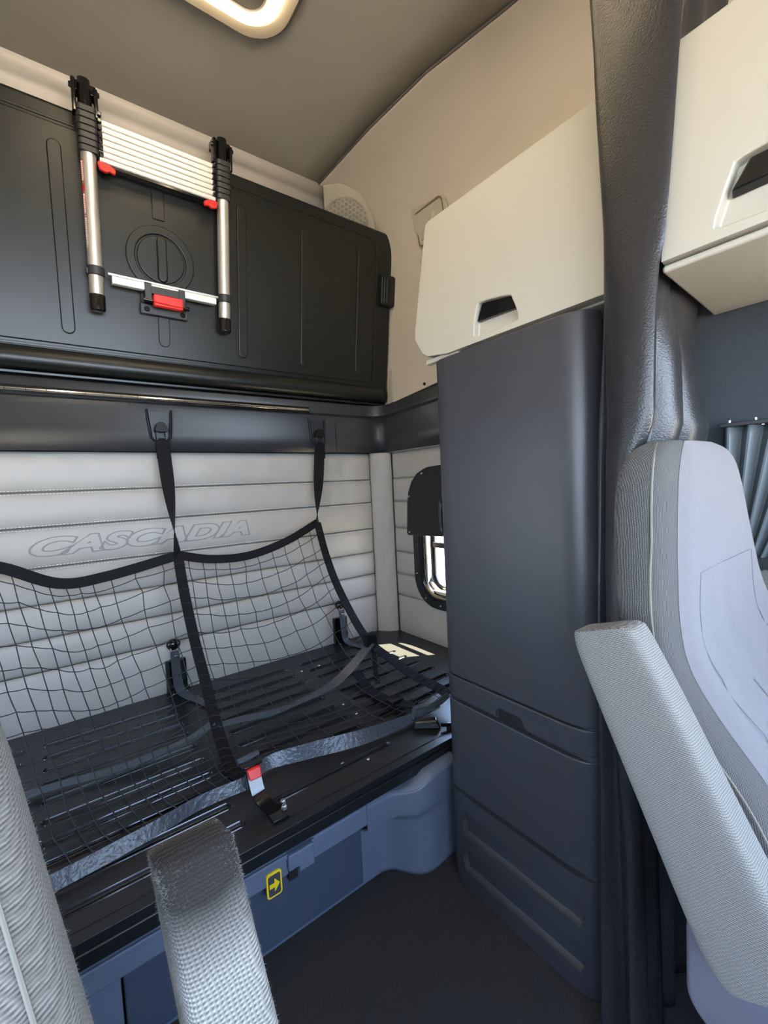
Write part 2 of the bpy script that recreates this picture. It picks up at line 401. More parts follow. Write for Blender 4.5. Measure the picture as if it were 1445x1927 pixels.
# welt cord in the corner, corner roll and the side channels
def corner_f(u, v):
    z = ZS[0]+(ZS[-1]-ZS[0])*v; a = u*PI
    p0 = Vector((1.424, YB-.004)); p1 = Vector((1.511, 1.908)); d = (p1-p0); nn = Vector((-d.y, d.x)).normalized()*-1
    if nn.dot(Vector((-1, -1))) < 0: nn = -nn
    wv = mnoise.noise(Vector((u*3.2-v*13, v*5.0, 4)))*.006*(.35+.65*math.exp(-((v-.45)/.28)**2))
    q = p0+d*u+nn*((math.sin(a)**.6)*(.016+wv))
    return (q.x, q.y, z)
obj('corner_roll', B().grid(corner_f, 24, 90), M_pad, wb, solid=.003)
obj('seam_cord', B().tube([(1.424, YB-.008, z) for z in (ZS[0], .8, ZS[-1])], .0022, 6), M_dark, wb)
obj('seam_cord', B().tube([(1.511, 1.907, z) for z in (ZS[0], .8, ZS[-1])], .0022, 6), M_dark, wb)
def win_edge(z):
    if z < .545 or z > 1.225: return 1.583
    d = .68-z if z < .68 else (z-1.09 if z > 1.09 else 0)
    return 1.583+math.sqrt(max(0, .135**2-d*d))
def pad_side(y0, y1, z0, z1, k):
    def f(u, v):
        z = z0+(z1-z0)*v; ya = y0 if y0 > 0 else win_edge(z); y = ya+(y1-ya)*u
        bb = (1-abs(2*v-1)**3.0); w = wr_noise(k, y*2.0, z*.8, 7)*.003
        return (XR-.003-(.010*bb+w*bb)*min(1, .1+(y1-y)/.02), y, z)
    return B().grid(f, 40, 10)
for k in range(7):
    z0, z1 = ZS[k]+.0012, ZS[k+1]-.0012
    zz = [(z0, z1)]
    if z1 > wz0 and z0 < wz1:
        obj('quilted_channel', pad_side(-1, 1.906, z0, z1, k), M_pad, wr, solid=.004)
        obj('quilted_channel', pad_side(.90, 1.355, z0, z1, k), M_pad, wr, solid=.004)
    else:
        obj('quilted_channel', pad_side(.90, 1.906, z0, z1, k), M_pad, wr, solid=.004)

# raised lettering on the quilting, outline only
def text_mesh(txt, size, outline, ext=0.0, off=0.0, shear=0.0, depth=.0012, space=1.0):
    c = bpy.data.curves.new('t', 'FONT'); c.body = txt; c.size = size; c.shear = shear; c.offset = off; c.space_character = space
    c.dimensions = '2D' if outline else '3D'; c.fill_mode = 'NONE' if outline else 'FRONT'
    c.bevel_depth = depth if outline else 0; c.bevel_resolution = 1; c.extrude = 0 if outline else ext
    if outline: c.dimensions = '3D'; c.fill_mode = 'HALF' ; c.dimensions = '2D'; c.fill_mode = 'NONE'
    t = bpy.data.objects.new('t', c); COL.objects.link(t); bpy.context.view_layer.update()
    me = bpy.data.meshes.new_from_object(t.evaluated_get(bpy.context.evaluated_depsgraph_get())); bpy.data.objects.remove(t)
    bm = bmesh.new(); bm.from_mesh(me); return bm
bm = text_mesh('CASCADIA', .1, True, off=.006, shear=.35, depth=.0021)
xs = [v.co.x for v in bm.verts]; ys = [v.co.y for v in bm.verts]; a0, a1, b0, b1 = min(xs), max(xs), min(ys), max(ys)
for v in bm.verts:
    u = (v.co.x-a0)/(a1-a0); w = (v.co.y-b0)/(b1-b0)
    z = .963+.072*w; t = (z-ZS[4])/(ZS[5]-ZS[4])
    xx = -.085+.80*u; nn = wr_noise(xx*2.2, 4*3.1, z*.7, 6)*.0045+wr_noise(xx, 4*1.7, z, 17)*.0012
    v.co = Vector((xx, YB-.0052-(.0145+nn)*(1-abs(2*t-1)**3.2)-.0004-v.co.z, z))
obj('raised_lettering', bm, mat('relief_shade_edge', (.24, .225, .205), .5), wb)  # outline coloured darker than the pad to imitate the shading of the relief

# ---- black panel strip between pads and bunk, wrapping the corner
def strip_path(inset, r=.085):
    """plan curve along back wall and round the corner onto the right wall"""
    P = [(XL, YB-inset), (1.52-inset-r, YB-inset)]
    cxy = (1.52-inset-r, YB-inset-r)
    for k in range(1, 9):
        a = math.radians(90-90*k/8); P.append((cxy[0]+r*math.cos(a), cxy[1]+r*math.sin(a)))
    P.append((1.52-inset, .90)); return P
levels = [(1.345, .030, .055), (1.43, .026, .06), (1.50, .030, .07), (1.532, .040, .08), (1.540, .062, .09), (1.575, .064, .09), (1.592, .062, .09), (1.594, .02, .08)]
bm = B(); rows = []
for z, ins, r in levels:
    rows.append([bm.bm.verts.new((p[0], p[1], z+(.045 if z > 1.53 else 0)*max(0, min(1, (1.55-p[1])/.6)))) for p in strip_path(ins, r)])
for a, c in zip(rows, rows[1:]):
    for i in range(len(a)-1): bm.bm.faces.new((a[i], a[i+1], c[i+1], c[i]))
t2 = struct(obj('trim_2', bm, M_trim, ang=50, solid=.004), 'black moulded strip with strap hooks between quilting and upper bunk', 'trim')
obj('upper_flange', B().hull([(1.50, .9, 1.60), (1.50, 1.93, 1.575), (1.515, 1.93, 1.575), (1.515, .9, 1.60)], [(1.50, .9, 1.70), (1.50, 1.93, 1.60), (1.515, 1.93, 1.60), (1.515, .9, 1.70)]), M_trim, t2)
obj('joint_line', B().box(1.198, 1.1995, YB-.034, YB-.026, 1.35, 1.53), M_dark, t2)
for zz, yy in ((1.652, 1.60), (1.655, 1.25)):
    obj('screw', B().lathe([(.0, -.006), (.006, -.006), (.008, 0)], (1.500, yy, zz), 'x', 12), M_dark, t2)

# strap hooks set in the black strip
def hook(x, label):
    h = thing('strap_anchor', label, 'anchor', (x, YB-.03, 1.42), 'strap anchors above the quilted wall')
    y = YB-.030
    sgn = []
    for sd_ in (-1, 1):
        obj('pocket_rim', B().tube([(x+sd_*.045, y-.004, 1.512), (x+sd_*.041, y-.007, 1.46), (x+sd_*.035, y-.006, 1.40), (x+sd_*.024, y-.004, 1.386)], [.005, .006, .006, .004], 8), M_matte, h)
    obj('pocket_back', B().prism([(x-.043, 1.51), (x+.043, 1.51), (x+.036, 1.388), (x-.036, 1.388)], 'y', y-.003, y+.001), M_trim, h, bevel=.001)
    cap = [(x+.026*math.cos(a)*(.9 if math.sin(a) > 0 else 1), 1.425+(.034 if math.sin(a) > 0 else .006)*math.sin(a)) for a in [2*PI*k/24 for k in range(24)]]
    obj('cap', B().prism(cap, 'y', y-.040, y-.004), M_matte, h, bevel=.009, seg=4)
    obj('bracket', B().box(x-.019, x-.014, y-.03, y-.004, 1.388, 1.42).box(x+.014, x+.019, y-.03, y-.004, 1.388, 1.42).box(x-.019, x+.019, y-.022, y-.016, 1.392, 1.40), M_trim, h, bevel=.001)
    return h
hook(.366, 'black strap anchor holding the middle net strap'); hook(1.087, 'black strap anchor holding the right net strap')

# window_1: small round-cornered side window with its frame, and its cover flap
w1 = struct(thing('window_1', 'small round cornered side window half hidden behind the tall cabinet', 'window', (XR, 1.5, .6)), None, 'window')
FO = rr(1.30, 1.738, .525, 1.245, .155, 8); FI = rr(1.342, 1.697, .566, 1.205, .115, 8)
obj('frame_flange', B().frame(FO, FI, 'x', XR-.022, XR-.014), M_black, w1, bevel=.002)
F2 = rr(1.368, 1.672, .594, 1.180, .095, 8)
def lipf(a_, xa, b_, xb):
    bb = B(); n = len(a_)
    A_ = [bb.bm.verts.new((xa, *p)) for p in a_]; B_ = [bb.bm.verts.new((xb, *p)) for p in b_]
    for i in range(n): bb.bm.faces.new((A_[i], A_[(i+1) % n], B_[(i+1) % n], B_[i]))
    return bb
obj('frame_bevel', lipf(FI, XR-.020, F2, XR+.005), M_gloss, w1, solid=.003)
F3 = rr(1.392, 1.655, .612, 1.165, .075, 8)
obj('inner_surround', lipf(F2, XR+.005, F3, XR+.045), M_trim, w1, solid=.003)
F4 = rr(1.405, 1.640, .628, 1.150, .062, 8)
obj('sash', B().frame(F3, F4, 'x', XR+.04, XR+.054), M_gloss, w1, bevel=.002)
obj('sash_bar', B().box(XR+.03, XR+.054, 1.40, 1.645, .828, .856), M_black, w1, bevel=.003)
obj('pane', B().prism(rr(1.404, 1.641, .627, 1.151, .06, 6), 'x', XR+.046, XR+.049), M_glass, w1)
for (yy, zz) in ((1.712, .90), (1.716, .69), (1.655, .568), (1.55, .545), (1.716, 1.12)):
    obj('screw', B().lathe([(0, -.004), (.004, -.0035), (.006, 0)], (XR-.022, yy, zz), 'x', 10), M_steel, w1)
# window_2: the same window on the driver side of the sleeper, its cover taken off
w2 = struct(thing('window_2', 'matching round cornered window in the driver side sleeper wall', 'window', (XL, 1.5, .6)), None, 'window')
obj('frame_flange', B().frame(rr(1.262, 1.738, .545, 1.265, .155, 8), rr(1.310, 1.690, .598, 1.222, .115, 8), 'x', XL+.004, XL+.016), M_black, w2, bevel=.002)
obj('pane', B().prism(rr(1.29, 1.71, .58, 1.24, .06, 6), 'x', XL-.05, XL-.046), M_glass, w2)
fl = thing('window_cover', 'black padded window cover snapped over the top of the side window', 'cover', (XR-.05, 1.55, .9))
pts = [(1.36, .905), (1.745, .895), (1.752, .91), (1.745, .98), (1.740, 1.06), (1.728, 1.12), (1.700, 1.175), (1.655, 1.215), (1.60, 1.236), (1.52, 1.245), (1.36, 1.247)]
obj('panel', B().prism(pts, 'x', XR-.052, XR-.026), mat('black_vinyl_cover', (.006, .006, .006), .55, bump=.3, bscale=500), fl, bevel=.005)
for yy, zz in ((1.615, 1.212), (1.718, 1.098), (1.725, .912)):
    obj('snap', B().lathe([(0, -.005), (.005, -.004), (.007, 0)], (XR-.052, yy, zz), 'x', 12), M_steel, fl)

# ================================================================== UPPER BUNK (folded up)
O_ = Vector((0, 1.92, 1.63)); U_ = Vector((0, -.12, .81)).normalized(); N_ = Vector((0, -.81, -.12)).normalized()
def bx_(v): return O_+Vector((v.x, 0, 0))-N_*v.y+U_*v.z      # local x, depth (minus = towards room), height
ub = thing('upper_bunk', 'black folded-up upper bunk panel on the back wall', 'bunk', (.32, 1.92, 1.63))
ub.rotation_euler = (0, 0, 0)
out = rr(XL+.16, 1.510, .015, .835, (.055, .055, .012, .012), 8)
obj('tray', B().prism(out, 'y', .002, .075), M_black, ub, bevel=.012, seg=5, xf=bx_)
inn = rr(XL+.24, 1.402, .078, .776, (.06, .06, .04, .04), 8); inn2 = rr(XL+.243, 1.399, .081, .773, (.058, .058, .038, .038), 8)
inn3 = rr(XL+.150, 1.392, .088, .766, (.052, .052, .032, .032), 8)
obj('face_panel', B().prism(inn2, 'y', -.005, .004), M_black, ub, bevel=.0045, seg=4, xf=bx_)
obj('panel_groove', B().frame(rr(XL+.225, 1.417, .064, .791, (.07, .07, .05, .05), 8), rr(XL+.234, 1.408, .073, .782, (.064, .064, .044, .044), 8), 'y', -.002, .004), M_black, ub, bevel=.0018, seg=2, xf=bx_)
# bottom rolled lip
lipp = cr([(-.001, .060, 0), (-.010, .052, 0), (-.022, .036, 0), (-.026, .018, 0), (-.020, .0, 0), (-.004, -.010, 0), (.03, -.016, 0), (.07, -.016, 0)], 5)
obj('rolled_lip', B().grid(lambda u, v: (XL+.16+(1.50-XL-.16)*u, at_curve(lipp, v).x*(1 if u < .97 else 1-(u-.97)/.05), at_curve(lipp, v).y), 40, 40), M_black, ub, solid=.004, xf=bx_)
obj('under_flange', B().box(XL+.16, 1.50, -.0, .075, -.030, -.020), M_black, ub, bevel=.002, xf=bx_)
def stadium(cx, z0, z1, w, n=10):
    r = w/2; P = []
    for k in range(n+1): a = PI*k/n; P.append((cx+r*math.cos(a), z1-r+r*math.sin(a)))
    for k in range(n+1): a = PI+PI*k/n; P.append((cx+r*math.cos(a), z0+r+r*math.sin(a)))
    return P
for cx, w in ((.087, .040), (.705, .040), (.996, .034), (1.306, .038), (-.24, .04)):
    obj('pressed_rib', B().prism(stadium(cx, .118, .722, w), 'y', -.0125, -.004), M_black, ub, bevel=.0055, seg=4, xf=bx_)
    obj('rib_outline', B().frame(stadium(cx, .114, .726, w+.008), stadium(cx, .118, .722, w), 'y', -.0062, -.004), M_black, ub, xf=bx_)
obj('pressed_rib', B().prism([(.371, .571), (.413, .571), (.413, .70), (.371, .70)], 'y', -.0095, -.004), M_black, ub, bevel=.0035, xf=bx_)
obj('pressed_rib', B().prism(stadium(.394, .118, .30, .040), 'y', -.0105, -.004), M_black, ub, bevel=.0045, xf=bx_)
def ring(cx, cz, r0, r1, n=48):
    return [(cx+r0*math.cos(2*PI*k/n), cz+r0*math.sin(2*PI*k/n)) for k in range(n)], [(cx+r1*math.cos(2*PI*k/n), cz+r1*math.sin(2*PI*k/n)) for k in range(n)]
a_, b_ = ring(.394, .432, .118, .088)
obj('latch_ring', B().frame(a_, b_, 'y', -.0125, -.004), M_black, ub, bevel=.004, xf=bx_)
a_, b_ = ring(.394, .432, .082, .001)
obj('latch_disc', B().prism(a_, 'y', -.012, -.004), M_black, ub, bevel=.004, xf=bx_)
obj('latch_grip', B().prism(stadium(.396, .352, .512, .034), 'y', -.026, -.010), M_black, ub, bevel=.006, seg=4, xf=bx_)
lt = obj('side_latch', B().prism(rr(1.425, 1.513, .478, .628, .014), 'y', -.030, .02), M_black, ub, bevel=.006, xf=bx_)
obj('latch_rib', B().tube([(1.440, -.032, .49), (1.440, -.032, .608)], .0055, 8), M_trim, lt, xf=bx_)
obj('latch_rib', B().tube([(1.455, -.032, .49), (1.455, -.032, .608)], .0055, 8), M_trim, lt, xf=bx_)
# mount plate of the ladder with the red roller catch
mp = obj('ladder_catch', B().prism(rr(.312, .478, .226, .262, .004), 'y', -.034, -.004), M_trim, ub, bevel=.003, xf=bx_)
obj('catch_back', B().prism(rr(.316, .474, .255, .335, .004), 'y', -.026, -.004), M_black, ub, bevel=.002, xf=bx_)
for cx in (.333, .458): obj('bolt', B().lathe([(0, -.004), (.008, -.004), (.010, 0)], (cx, -.034, .243), 'y', 12), M_gloss, mp, xf=bx_)

# ---- piano hinge below the bunk
ph = thing('piano_hinge', 'long shiny metal piano hinge below the black upper bunk', 'hinge', (.2, 1.934, 1.545))
x = XL+.05; k = 0
while x < 1.02:
    l_ = .056
    obj('knuckle', B().tube([(x, 1.931, 1.548), (min(x+l_-.0015, 1.026), 1.931, 1.548)], .0068, 10), mat('polished_black_steel', (.85, .84, .80), .14, metal=1), ph); x += l_
obj('leaf', B().box(XL+.05, 1.03, 1.928, 1.936, 1.532, 1.562), M_gloss, ph, bevel=.001)

# ================================================================== TELESCOPIC LADDER, hung on the bunk
ld = thing('telescopic_ladder', 'folded telescopic aluminium ladder hanging on the black bunk panel', 'ladder', (.4, 1.86, 1.85))
def lad_rail(cx, side):
    y = -.052
    rail = obj('rail', B().tube([(cx-.003, y, .235), (cx+.0, y, .70)], .0225, 20), M_alu, ld, xf=bx_)
    obj('rail_end_cap', B().lathe([(.018, -.006), (.024, 0), (.0245, .045), (.0228, .050)], (cx-.003, y, .205), 'z', 18), M_gloss, ld, xf=bx_)
    obj('lower_collar', B().lathe([(.0232, 0), (.0265, .003), (.0265, .028), (.0232, .031)], (cx-.002, y, .315), 'z', 18).box(cx-.030, cx-.018, y-.010, y+.012, .318, .336), M_trim, ld, bevel=.001, xf=bx_)
    for i in range(7):
        z = .690+i*.0195
        c = obj('collar', B().prism(rr(cx-.028, cx+.030 if side > 0 else cx+.028, y-.026, y+.026, .014), 'z', z, z+.0175), M_trim, ld, bevel=.0025, xf=bx_)
        s_ = cx+side*.030
        obj('rung_clip', B().box(min(s_, s_+side*.012), max(s_, s_+side*.012), y-.024, y-.002, z+.002, z+.014), M_gloss, c, bevel=.002, xf=bx_)
    obj('top_post', B().tube([(cx, y, .82), (cx, y-.002, .905)], [.021, .0175], 16), M_gloss, ld, xf=bx_)
    hd = obj('top_hook', B().prism(rr(cx-.036, cx-.024, y-.018, y+.020, .004), 'z', .80, .895).prism(rr(cx+.024, cx+.036, y-.018, y+.020, .004), 'z', .80, .885).box(cx-.034, cx+.034, y+.004, y+.05, .872, .902), M_gloss, ld, bevel=.003, xf=bx_)
    for sx_ in (-.036, .036): obj('hook_pin', B().lathe([(.0, -.006), (.007, -.006), (.009, 0), (.007, .006), (0, .006)], (cx+sx_, y-.004, .875), 'x', 12), M_gloss, hd, xf=bx_)
    return rail
RL = lad_rail(.178, 1); RR = lad_rail(.617, -1)
# warning label on the left rail
lb = []
for z0, z1, m_ in ((.60, .665, 'w'), (.572, .592, 'r'), (.50, .566, 'w'), (.40, .494, 'w')):
    def lab(a0, a1, z0=z0, z1=z1, r=.0230):
        return B().grid(lambda u, v: (.177+r*math.sin(a0+(a1-a0)*u), -.052-r*math.cos(a0+(a1-a0)*u), z0+(z1-z0)*v), 5, 1)
    obj('warning_label', lab(-1.35, -.85), M_red, RL, xf=bx_)
    if m_ == 'w':
        obj('label_text_panel', B().grid(lambda u, v: (.177+.0233*math.sin(-1.29+.38*u), -.052-.0233*math.cos(-1.29+.38*u), z0+.003+(z1-z0-.006)*v), 5, 1), M_white, RL, xf=bx_)
        bb = B()
        for q in range(int((z1-z0)/.006)-1):
            zz = z0+.006+q*.006
            bb.grid(lambda u, v: (.177+.0235*math.sin(-1.26+.30*u), -.052-.0235*math.cos(-1.26+.30*u), zz+.0018*v), 4, 1)
        stuff(obj('label_print', bb, M_sign if q % 2 else M_red, RL, xf=bx_))
# seven nested rungs
for i in range(7):
    z = .676+i*.0187
    r_ = obj('rung', B().prism([(-.062, z+.001), (-.066, z+.004), (-.066, z+.014), (-.062, z+.0172), (-.035, z+.0172), (-.035, z+.001)], 'x', .209, .586), M_aluw, ld, bevel=.0012, seg=2, xf=bx_)
    obj('tread_groove', B().box(.209, .586, -.0675, -.0655, z+.006, z+.0075).box(.209, .586, -.0675, -.0655, z+.0105, z+.012), M_alu, r_, xf=bx_)
obj('rung_underside', B().box(.209, .588, -.064, -.030, .668, .6745), M_gloss, ld, xf=bx_)
for cx, s_ in ((.200, 1), (.592, -1)):
    P = [(cx, .672), (cx+s_*.006, .648), (cx+s_*.026, .644), (cx+s_*.034, .650), (cx+s_*.050, .646), (cx+s_*.053, .660), (cx+s_*.04, .668), (cx+s_*.02, .672)]
    obj('release_lever', B().prism(P, 'y', -.078, -.062), M_red, ld, bevel=.0035, xf=bx_)
obj('bottom_rung', B().prism([(-.066, .300), (-.068, .303), (-.068, .322), (-.066, .325), (-.038, .325), (-.038, .300)], 'x', .222, .578), M_aluw, ld, bevel=.0015, xf=bx_)
obj('rung_top_edge', B().box(.210, .585, -.069, -.040, .325, .332), M_alu, ld, bevel=.001, xf=bx_)
obj('catch_bracket', B().box(.322, .345, -.074, -.036, .270, .327).box(.437, .460, -.074, -.036, .262, .325).box(.322, .460, -.072, -.045, .292, .318), M_trim, ld, bevel=.002, xf=bx_)
obj('catch_pin', B().tube([(.318, -.066, .268), (.474, -.066, .262)], .0085, 12), M_gloss, ld, xf=bx_)
rg = obj('red_grip', B().prism(rr(.348, .450, .248, .290, .006), 'y', -.086, -.058), M_red, ld, bevel=.007, seg=4, xf=bx_)
obj('grip_ridge', B().tube([(.352, -.087, .262), (.446, -.087, .259)], .004, 8), M_red, rg, xf=bx_)

# ================================================================== CEILING LAMP
lp = thing('ceiling_lamp', 'rounded rectangular warm LED ring lamp on the ceiling', 'lamp', (.33, .98, 2.6))
def rrl(x0, x1, y0, y1, r, z): return [(p[0], p[1], z) for p in rr(x0, x1, y0, y1, r, 10)]
def loopband(A_, B2):
    bb = B(); a = [bb.bm.verts.new(p) for p in A_]; c = [bb.bm.verts.new(p) for p in B2]; n = len(a)
    for i in range(n): bb.bm.faces.new((a[i], a[(i+1) % n], c[(i+1) % n], c[i]))
    return bb
bb = B(); prev = None
lx0, lx1, ly0, ly1 = .02, .688, .60, 1.372
rings = [rrl(lx0, lx1, ly0, ly1, .13, 2.600), rrl(lx0+.004, lx1-.004, ly0+.004, ly1-.004, .126, 2.578), rrl(lx0+.020, lx1-.020, ly0+.020, ly1-.020, .112, 2.562),
         rrl(lx0+.046, lx1-.046, ly0+.046, ly1-.046, .09, 2.570), rrl(lx0+.050, lx1-.050, ly0+.050, ly1-.050, .088, 2.590), rrl(lx0+.098, lx1-.098, ly0+.098, ly1-.098, .05, 2.590), rrl(lx0+.099, lx1-.099, ly0+.099, ly1-.099, .05, 2.553), rrl(lx0+.106, lx1-.106, ly0+.106, ly1-.106, .045, 2.551), rrl(lx0+.112, lx1-.112, ly0+.112, ly1-.112, .04, 2.585)]
V = [[bb.bm.verts.new(p) for p in r] for r in rings]
for a, c in zip(V, V[1:]):
    for i in range(len(a)): bb.bm.faces.new((a[i], a[(i+1) % len(a)], c[(i+1) % len(a)], c[i]))
obj('housing', bb, M_lens, lp)
P = [Vector(p) for p in rrl(lx0+.072, lx1-.072, ly0+.072, ly1-.072, .075, 2.560)]
bb = B(); rr3 = []
for i, p in enumerate(P):
    t = (P[(i+1) % len(P)]-P[i-1]).normalized(); n_ = Vector((-t.y, t.x, 0))
    rr3.append([p+n_*(math.cos(a)*.0145)+Vector((0, 0, math.sin(a)*.011)) for a in [2*PI*k/10 for k in range(10)]])
rr3.append(rr3[0]); bb.loft(rr3, False)
obj('light_ring', bb, M_lamp, lp)
obj('centre_panel', B().prism(rr(lx0+.108, lx1-.108, ly0+.108, ly1-.108, .045), 'z', 2.582, 2.596), M_lens, lp, bevel=.004)

# ================================================================== SPEAKER in the top corner
sp = thing('corner_speaker', 'cream corner speaker with honeycomb grille above the black bunk', 'speaker', (1.25, 1.84, 2.5))
PA = Vector((1.128, 1.824, 2.585)); PB = Vector((1.236, 1.771, 2.585)); PN = -Vector((.28031554, .57120903, .7714554))
PU = (PB-PA).normalized(); PV = PN.cross(PU).normalized()
if PV.z > 0: PV = -PV
def spx(v): return PA+PU*v.x+PV*v.z+PN*(.012-v.y)       # x along top, z down, y depth
def s2(p): d = Vector(p)-PA; return (d.dot(PU), d.dot(PV))
outl = [s2(p) for p in ((1.116, 1.829, 2.586), (1.185, 1.783, 2.595), (1.236, 1.771, 2.585), (1.292, 1.765, 2.570), (1.370, 1.79, 2.522), (1.431, 1.842, 2.462), (1.44, 1.88, 2.43), (1.163, 2.02, 2.43), (1.163, 1.905, 2.512))]
obj('speaker_plate', B().prism(outl, 'y', 0, .02), M_cream, sp, bevel=.006, seg=3, xf=spx)
hc = s2((1.27, 1.885, 2.487)); HR = .115
obj('speaker_cone', B().prism([(hc[0]+HR*math.cos(2*PI*k/40), hc[1]+HR*math.sin(2*PI*k/40)) for k in range(40)], 'y', -.003, .004), M_mesh, sp, xf=spx)
bb = B(); hs = .0125
for i in range(-9, 10):
    for j in range(-9, 10):
        cx = hc[0]+i*hs*1.5; cy = hc[1]+(j+(i % 2)*.5)*hs*math.sqrt(3)
        if math.hypot(cx-hc[0], cy-hc[1]) > HR-.006: continue
        bb.frame([(cx+hs*.995*math.cos(PI/3*k), cy+hs*.995*math.sin(PI/3*k)) for k in range(6)], [(cx+hs*.80*math.cos(PI/3*k), cy+hs*.80*math.sin(PI/3*k)) for k in range(6)], 'y', -.007, -.002)
stuff(obj('honeycomb_grille', bb, M_cream, sp, xf=spx))
q = s2((1.19, 1.852, 2.53)); obj('screw', B().lathe([(0, -.003), (.004, -.003), (.005, 0)], (q[0]+.0, 0, q[1]-.01), 'y', 10), M_dark, sp, xf=spx)

# reading light / switch plate on the side wall
rl = thing('reading_light', 'beige oblong reading light plate on the wall behind the cream locker', 'light', (1.47, 1.5, 2.35))
def wall_x(y, z):
    C4 = cr([(p[0], p[1], 0) for p in PROF], 6)
    for a, c in zip(C4, C4[1:]):
        if c.y <= z-ZC <= a.y and a.y > c.y: t = (a.y-(z-ZC))/(a.y-c.y); return seam_x(y)+(XR-seam_x(y))*(a.x+(c.x-a.x)*t)
    return XR
def slx(v): return Vector((wall_x(v.x, v.z)-.013+v.y, v.x, v.z))
obj('base_plate', B().prism([(1.405, 2.435), (1.585, 2.455), (1.600, 2.44), (1.585, 2.30), (1.57, 2.285), (1.39, 2.265), (1.38, 2.28), (1.392, 2.42)], 'y', -.006, .006), M_cream2, rl, bevel=.005, xf=slx)
obj('plate_rim', B().frame(rr(1.405, 1.585, 2.29, 2.435, .02), rr(1.411, 1.579, 2.296, 2.429, .016), 'y', -.012, -.004), mat('olive_rim', (.15, .13, .08), .5), rl, xf=slx)
obj('switch', B().prism(rr(1.545, 1.570, 2.315, 2.40, .008), 'y', -.014, -.004), M_cream, rl, bevel=.003, xf=slx)
obj('lens_eye', B().sphere((1.475, -.010, 2.375), .024, (1, .55, 1.2), 16), M_cream2, rl, xf=slx)
obj('eye_glint', B().sphere((1.503, -.020, 2.350), .009, (1, .6, 1.2), 10), M_steel, rl, xf=slx)
bt = tag(obj('wall_button', B().lathe([(.0, -.012), (.012, -.010), (.015, 0), (.015, .01)], (wall_x(1.585, 2.235)-.004, 1.585, 2.235), 'x', 16), M_cream2), 'small round beige button under the reading light', 'button')
# pale strap keeper behind the bunk's lower right corner
tag(obj('bunk_strap_keeper', B().prism([(1.872, 1.60), (1.90, 1.60), (1.905, 1.70), (1.885, 1.78), (1.872, 1.79)], 'x', XR-.012, XR-.004), M_cream, bevel=.003), 'narrow cream keeper on the wall right of the bunk bottom', 'bracket')

# ================================================================== LOWER BUNK: deck and base
db = thing('lower_bunk', 'black slotted steel lower bunk deck with a slate plastic base', 'bunk', (.3, 1.5, 0))
deck = obj('deck', B().box(XL+.01, XR-.008, 0.974, YB-.004, .316, .336), M_deck, db, bevel=.0022, seg=3, ang=40)
cut = B(); rims = B()
def slot_cut(x0, x1, y, w=.026, d=.010):
    def st(r, x0, x1):
        P = []
        for k in range(9): a = -PI/2+PI*k/8; P.append((x1+r*math.cos(a), y+r*math.sin(a)))
        for k in range(9): a = PI/2+PI*k/8; P.append((x0+r*math.cos(a), y+r*math.sin(a)))
        return P
    r = w/2; k_ = .0055/d
    lo, hi = st(r-.0030, x0+r, x1-r), st(r+.001, x0+r, x1-r)
    cut.hull([(*p, .336-d) for p in lo], [(*p, .340) for p in hi])
    rims.tube([(*p, .3358) for p in st(r+.0008, x0+r, x1-r)], .0021, 6, True)
rowsy = [1.855, 1.765, 1.680, 1.595, 1.500, 1.405, 1.315, 1.235, 1.150]
for i, y in enumerate(rowsy):
    slot_cut(-.52, -.14, y)
    slot_cut(-.09, .315-.0*i, y)
    if i < 8: slot_cut(.42, .80, y)
    slot_cut(.865, 1.12 if i == 0 else (1.19 if i == 1 else 1.30), y) if i < 8 else slot_cut(.87, 1.08, y)
slot_cut(-.52, .32, 1.065, .022, .008); slot_cut(.40, .80, 1.085, .020, .006)
boolcut(deck, cut)
obj('slot_highlight_rims', rims, mat('highlight_rim_enamel', (.014, .015, .016), .16), deck)  # glossy tubes added round the slots so their edges show a highlight line
obj('deck_nose', B().box(XL+.01, XR-.01, .968, .984, .285, .3165), M_deck, db, bevel=.003)
obj('edge_groove', B().box(XL+.02, 1.40, 1.004, 1.0065, .3362, .3370), M_gloss, db)
obj('under_shadow_strip', B().box(XL+.01, XR-.01, 1.0, 1.04, .262, .318), M_dark, db)  # near-black strip standing in for the shadow between deck edge and base rim
for x, y in ((.82, 1.31), (.82, 1.40), (.63, 1.10), (.70, 1.065), (.84, 1.79), (.93, 1.79)):
    obj('rivet', B().sphere((x, y, .336), .0055, (1, 1, .6), 10), M_steel, db)
obj('deck_bolt', B().lathe([(.010, 0), (.010, .010), (.008, .013), (.004, .013), (.004, .008)], (1.005, 1.022, .336), 'z', 12), M_gloss, db)
# base: rim band, recessed drawer panel, cove and bulge at the right
obj('base_rim', B().box(XL+.01, .640, .990, 1.04, .203, .262), M_box, db, bevel=.006)
obj('rim_ledge', B().box(XL+.01, .47, .984, .992, .248, .262), M_box, db, bevel=.003)
obj('drawer_front', B().box(.040, .634, 1.022, 1.05, .010, .202), M_boxd, db, bevel=.004)
obj('base_panel', B().box(XL+.01, .036, 1.018, 1.05, .0, .202), M_box, db, bevel=.004)
obj('drawer_handle', B().prism([(.392, .262), (.462, .262), (.462, .206), (.420, .206), (.420, .222), (.392, .222)], 'y', .975, 1.0), M_box, db, bevel=.004)
obj('handle_pocket', B().box(.395, .418, .985, .999, .190, .221), M_dark, db)
obj('toe_strip', B().box(XL+.01, .74, 1.026, 1.046, .0, .010), M_box, db, bevel=.002)
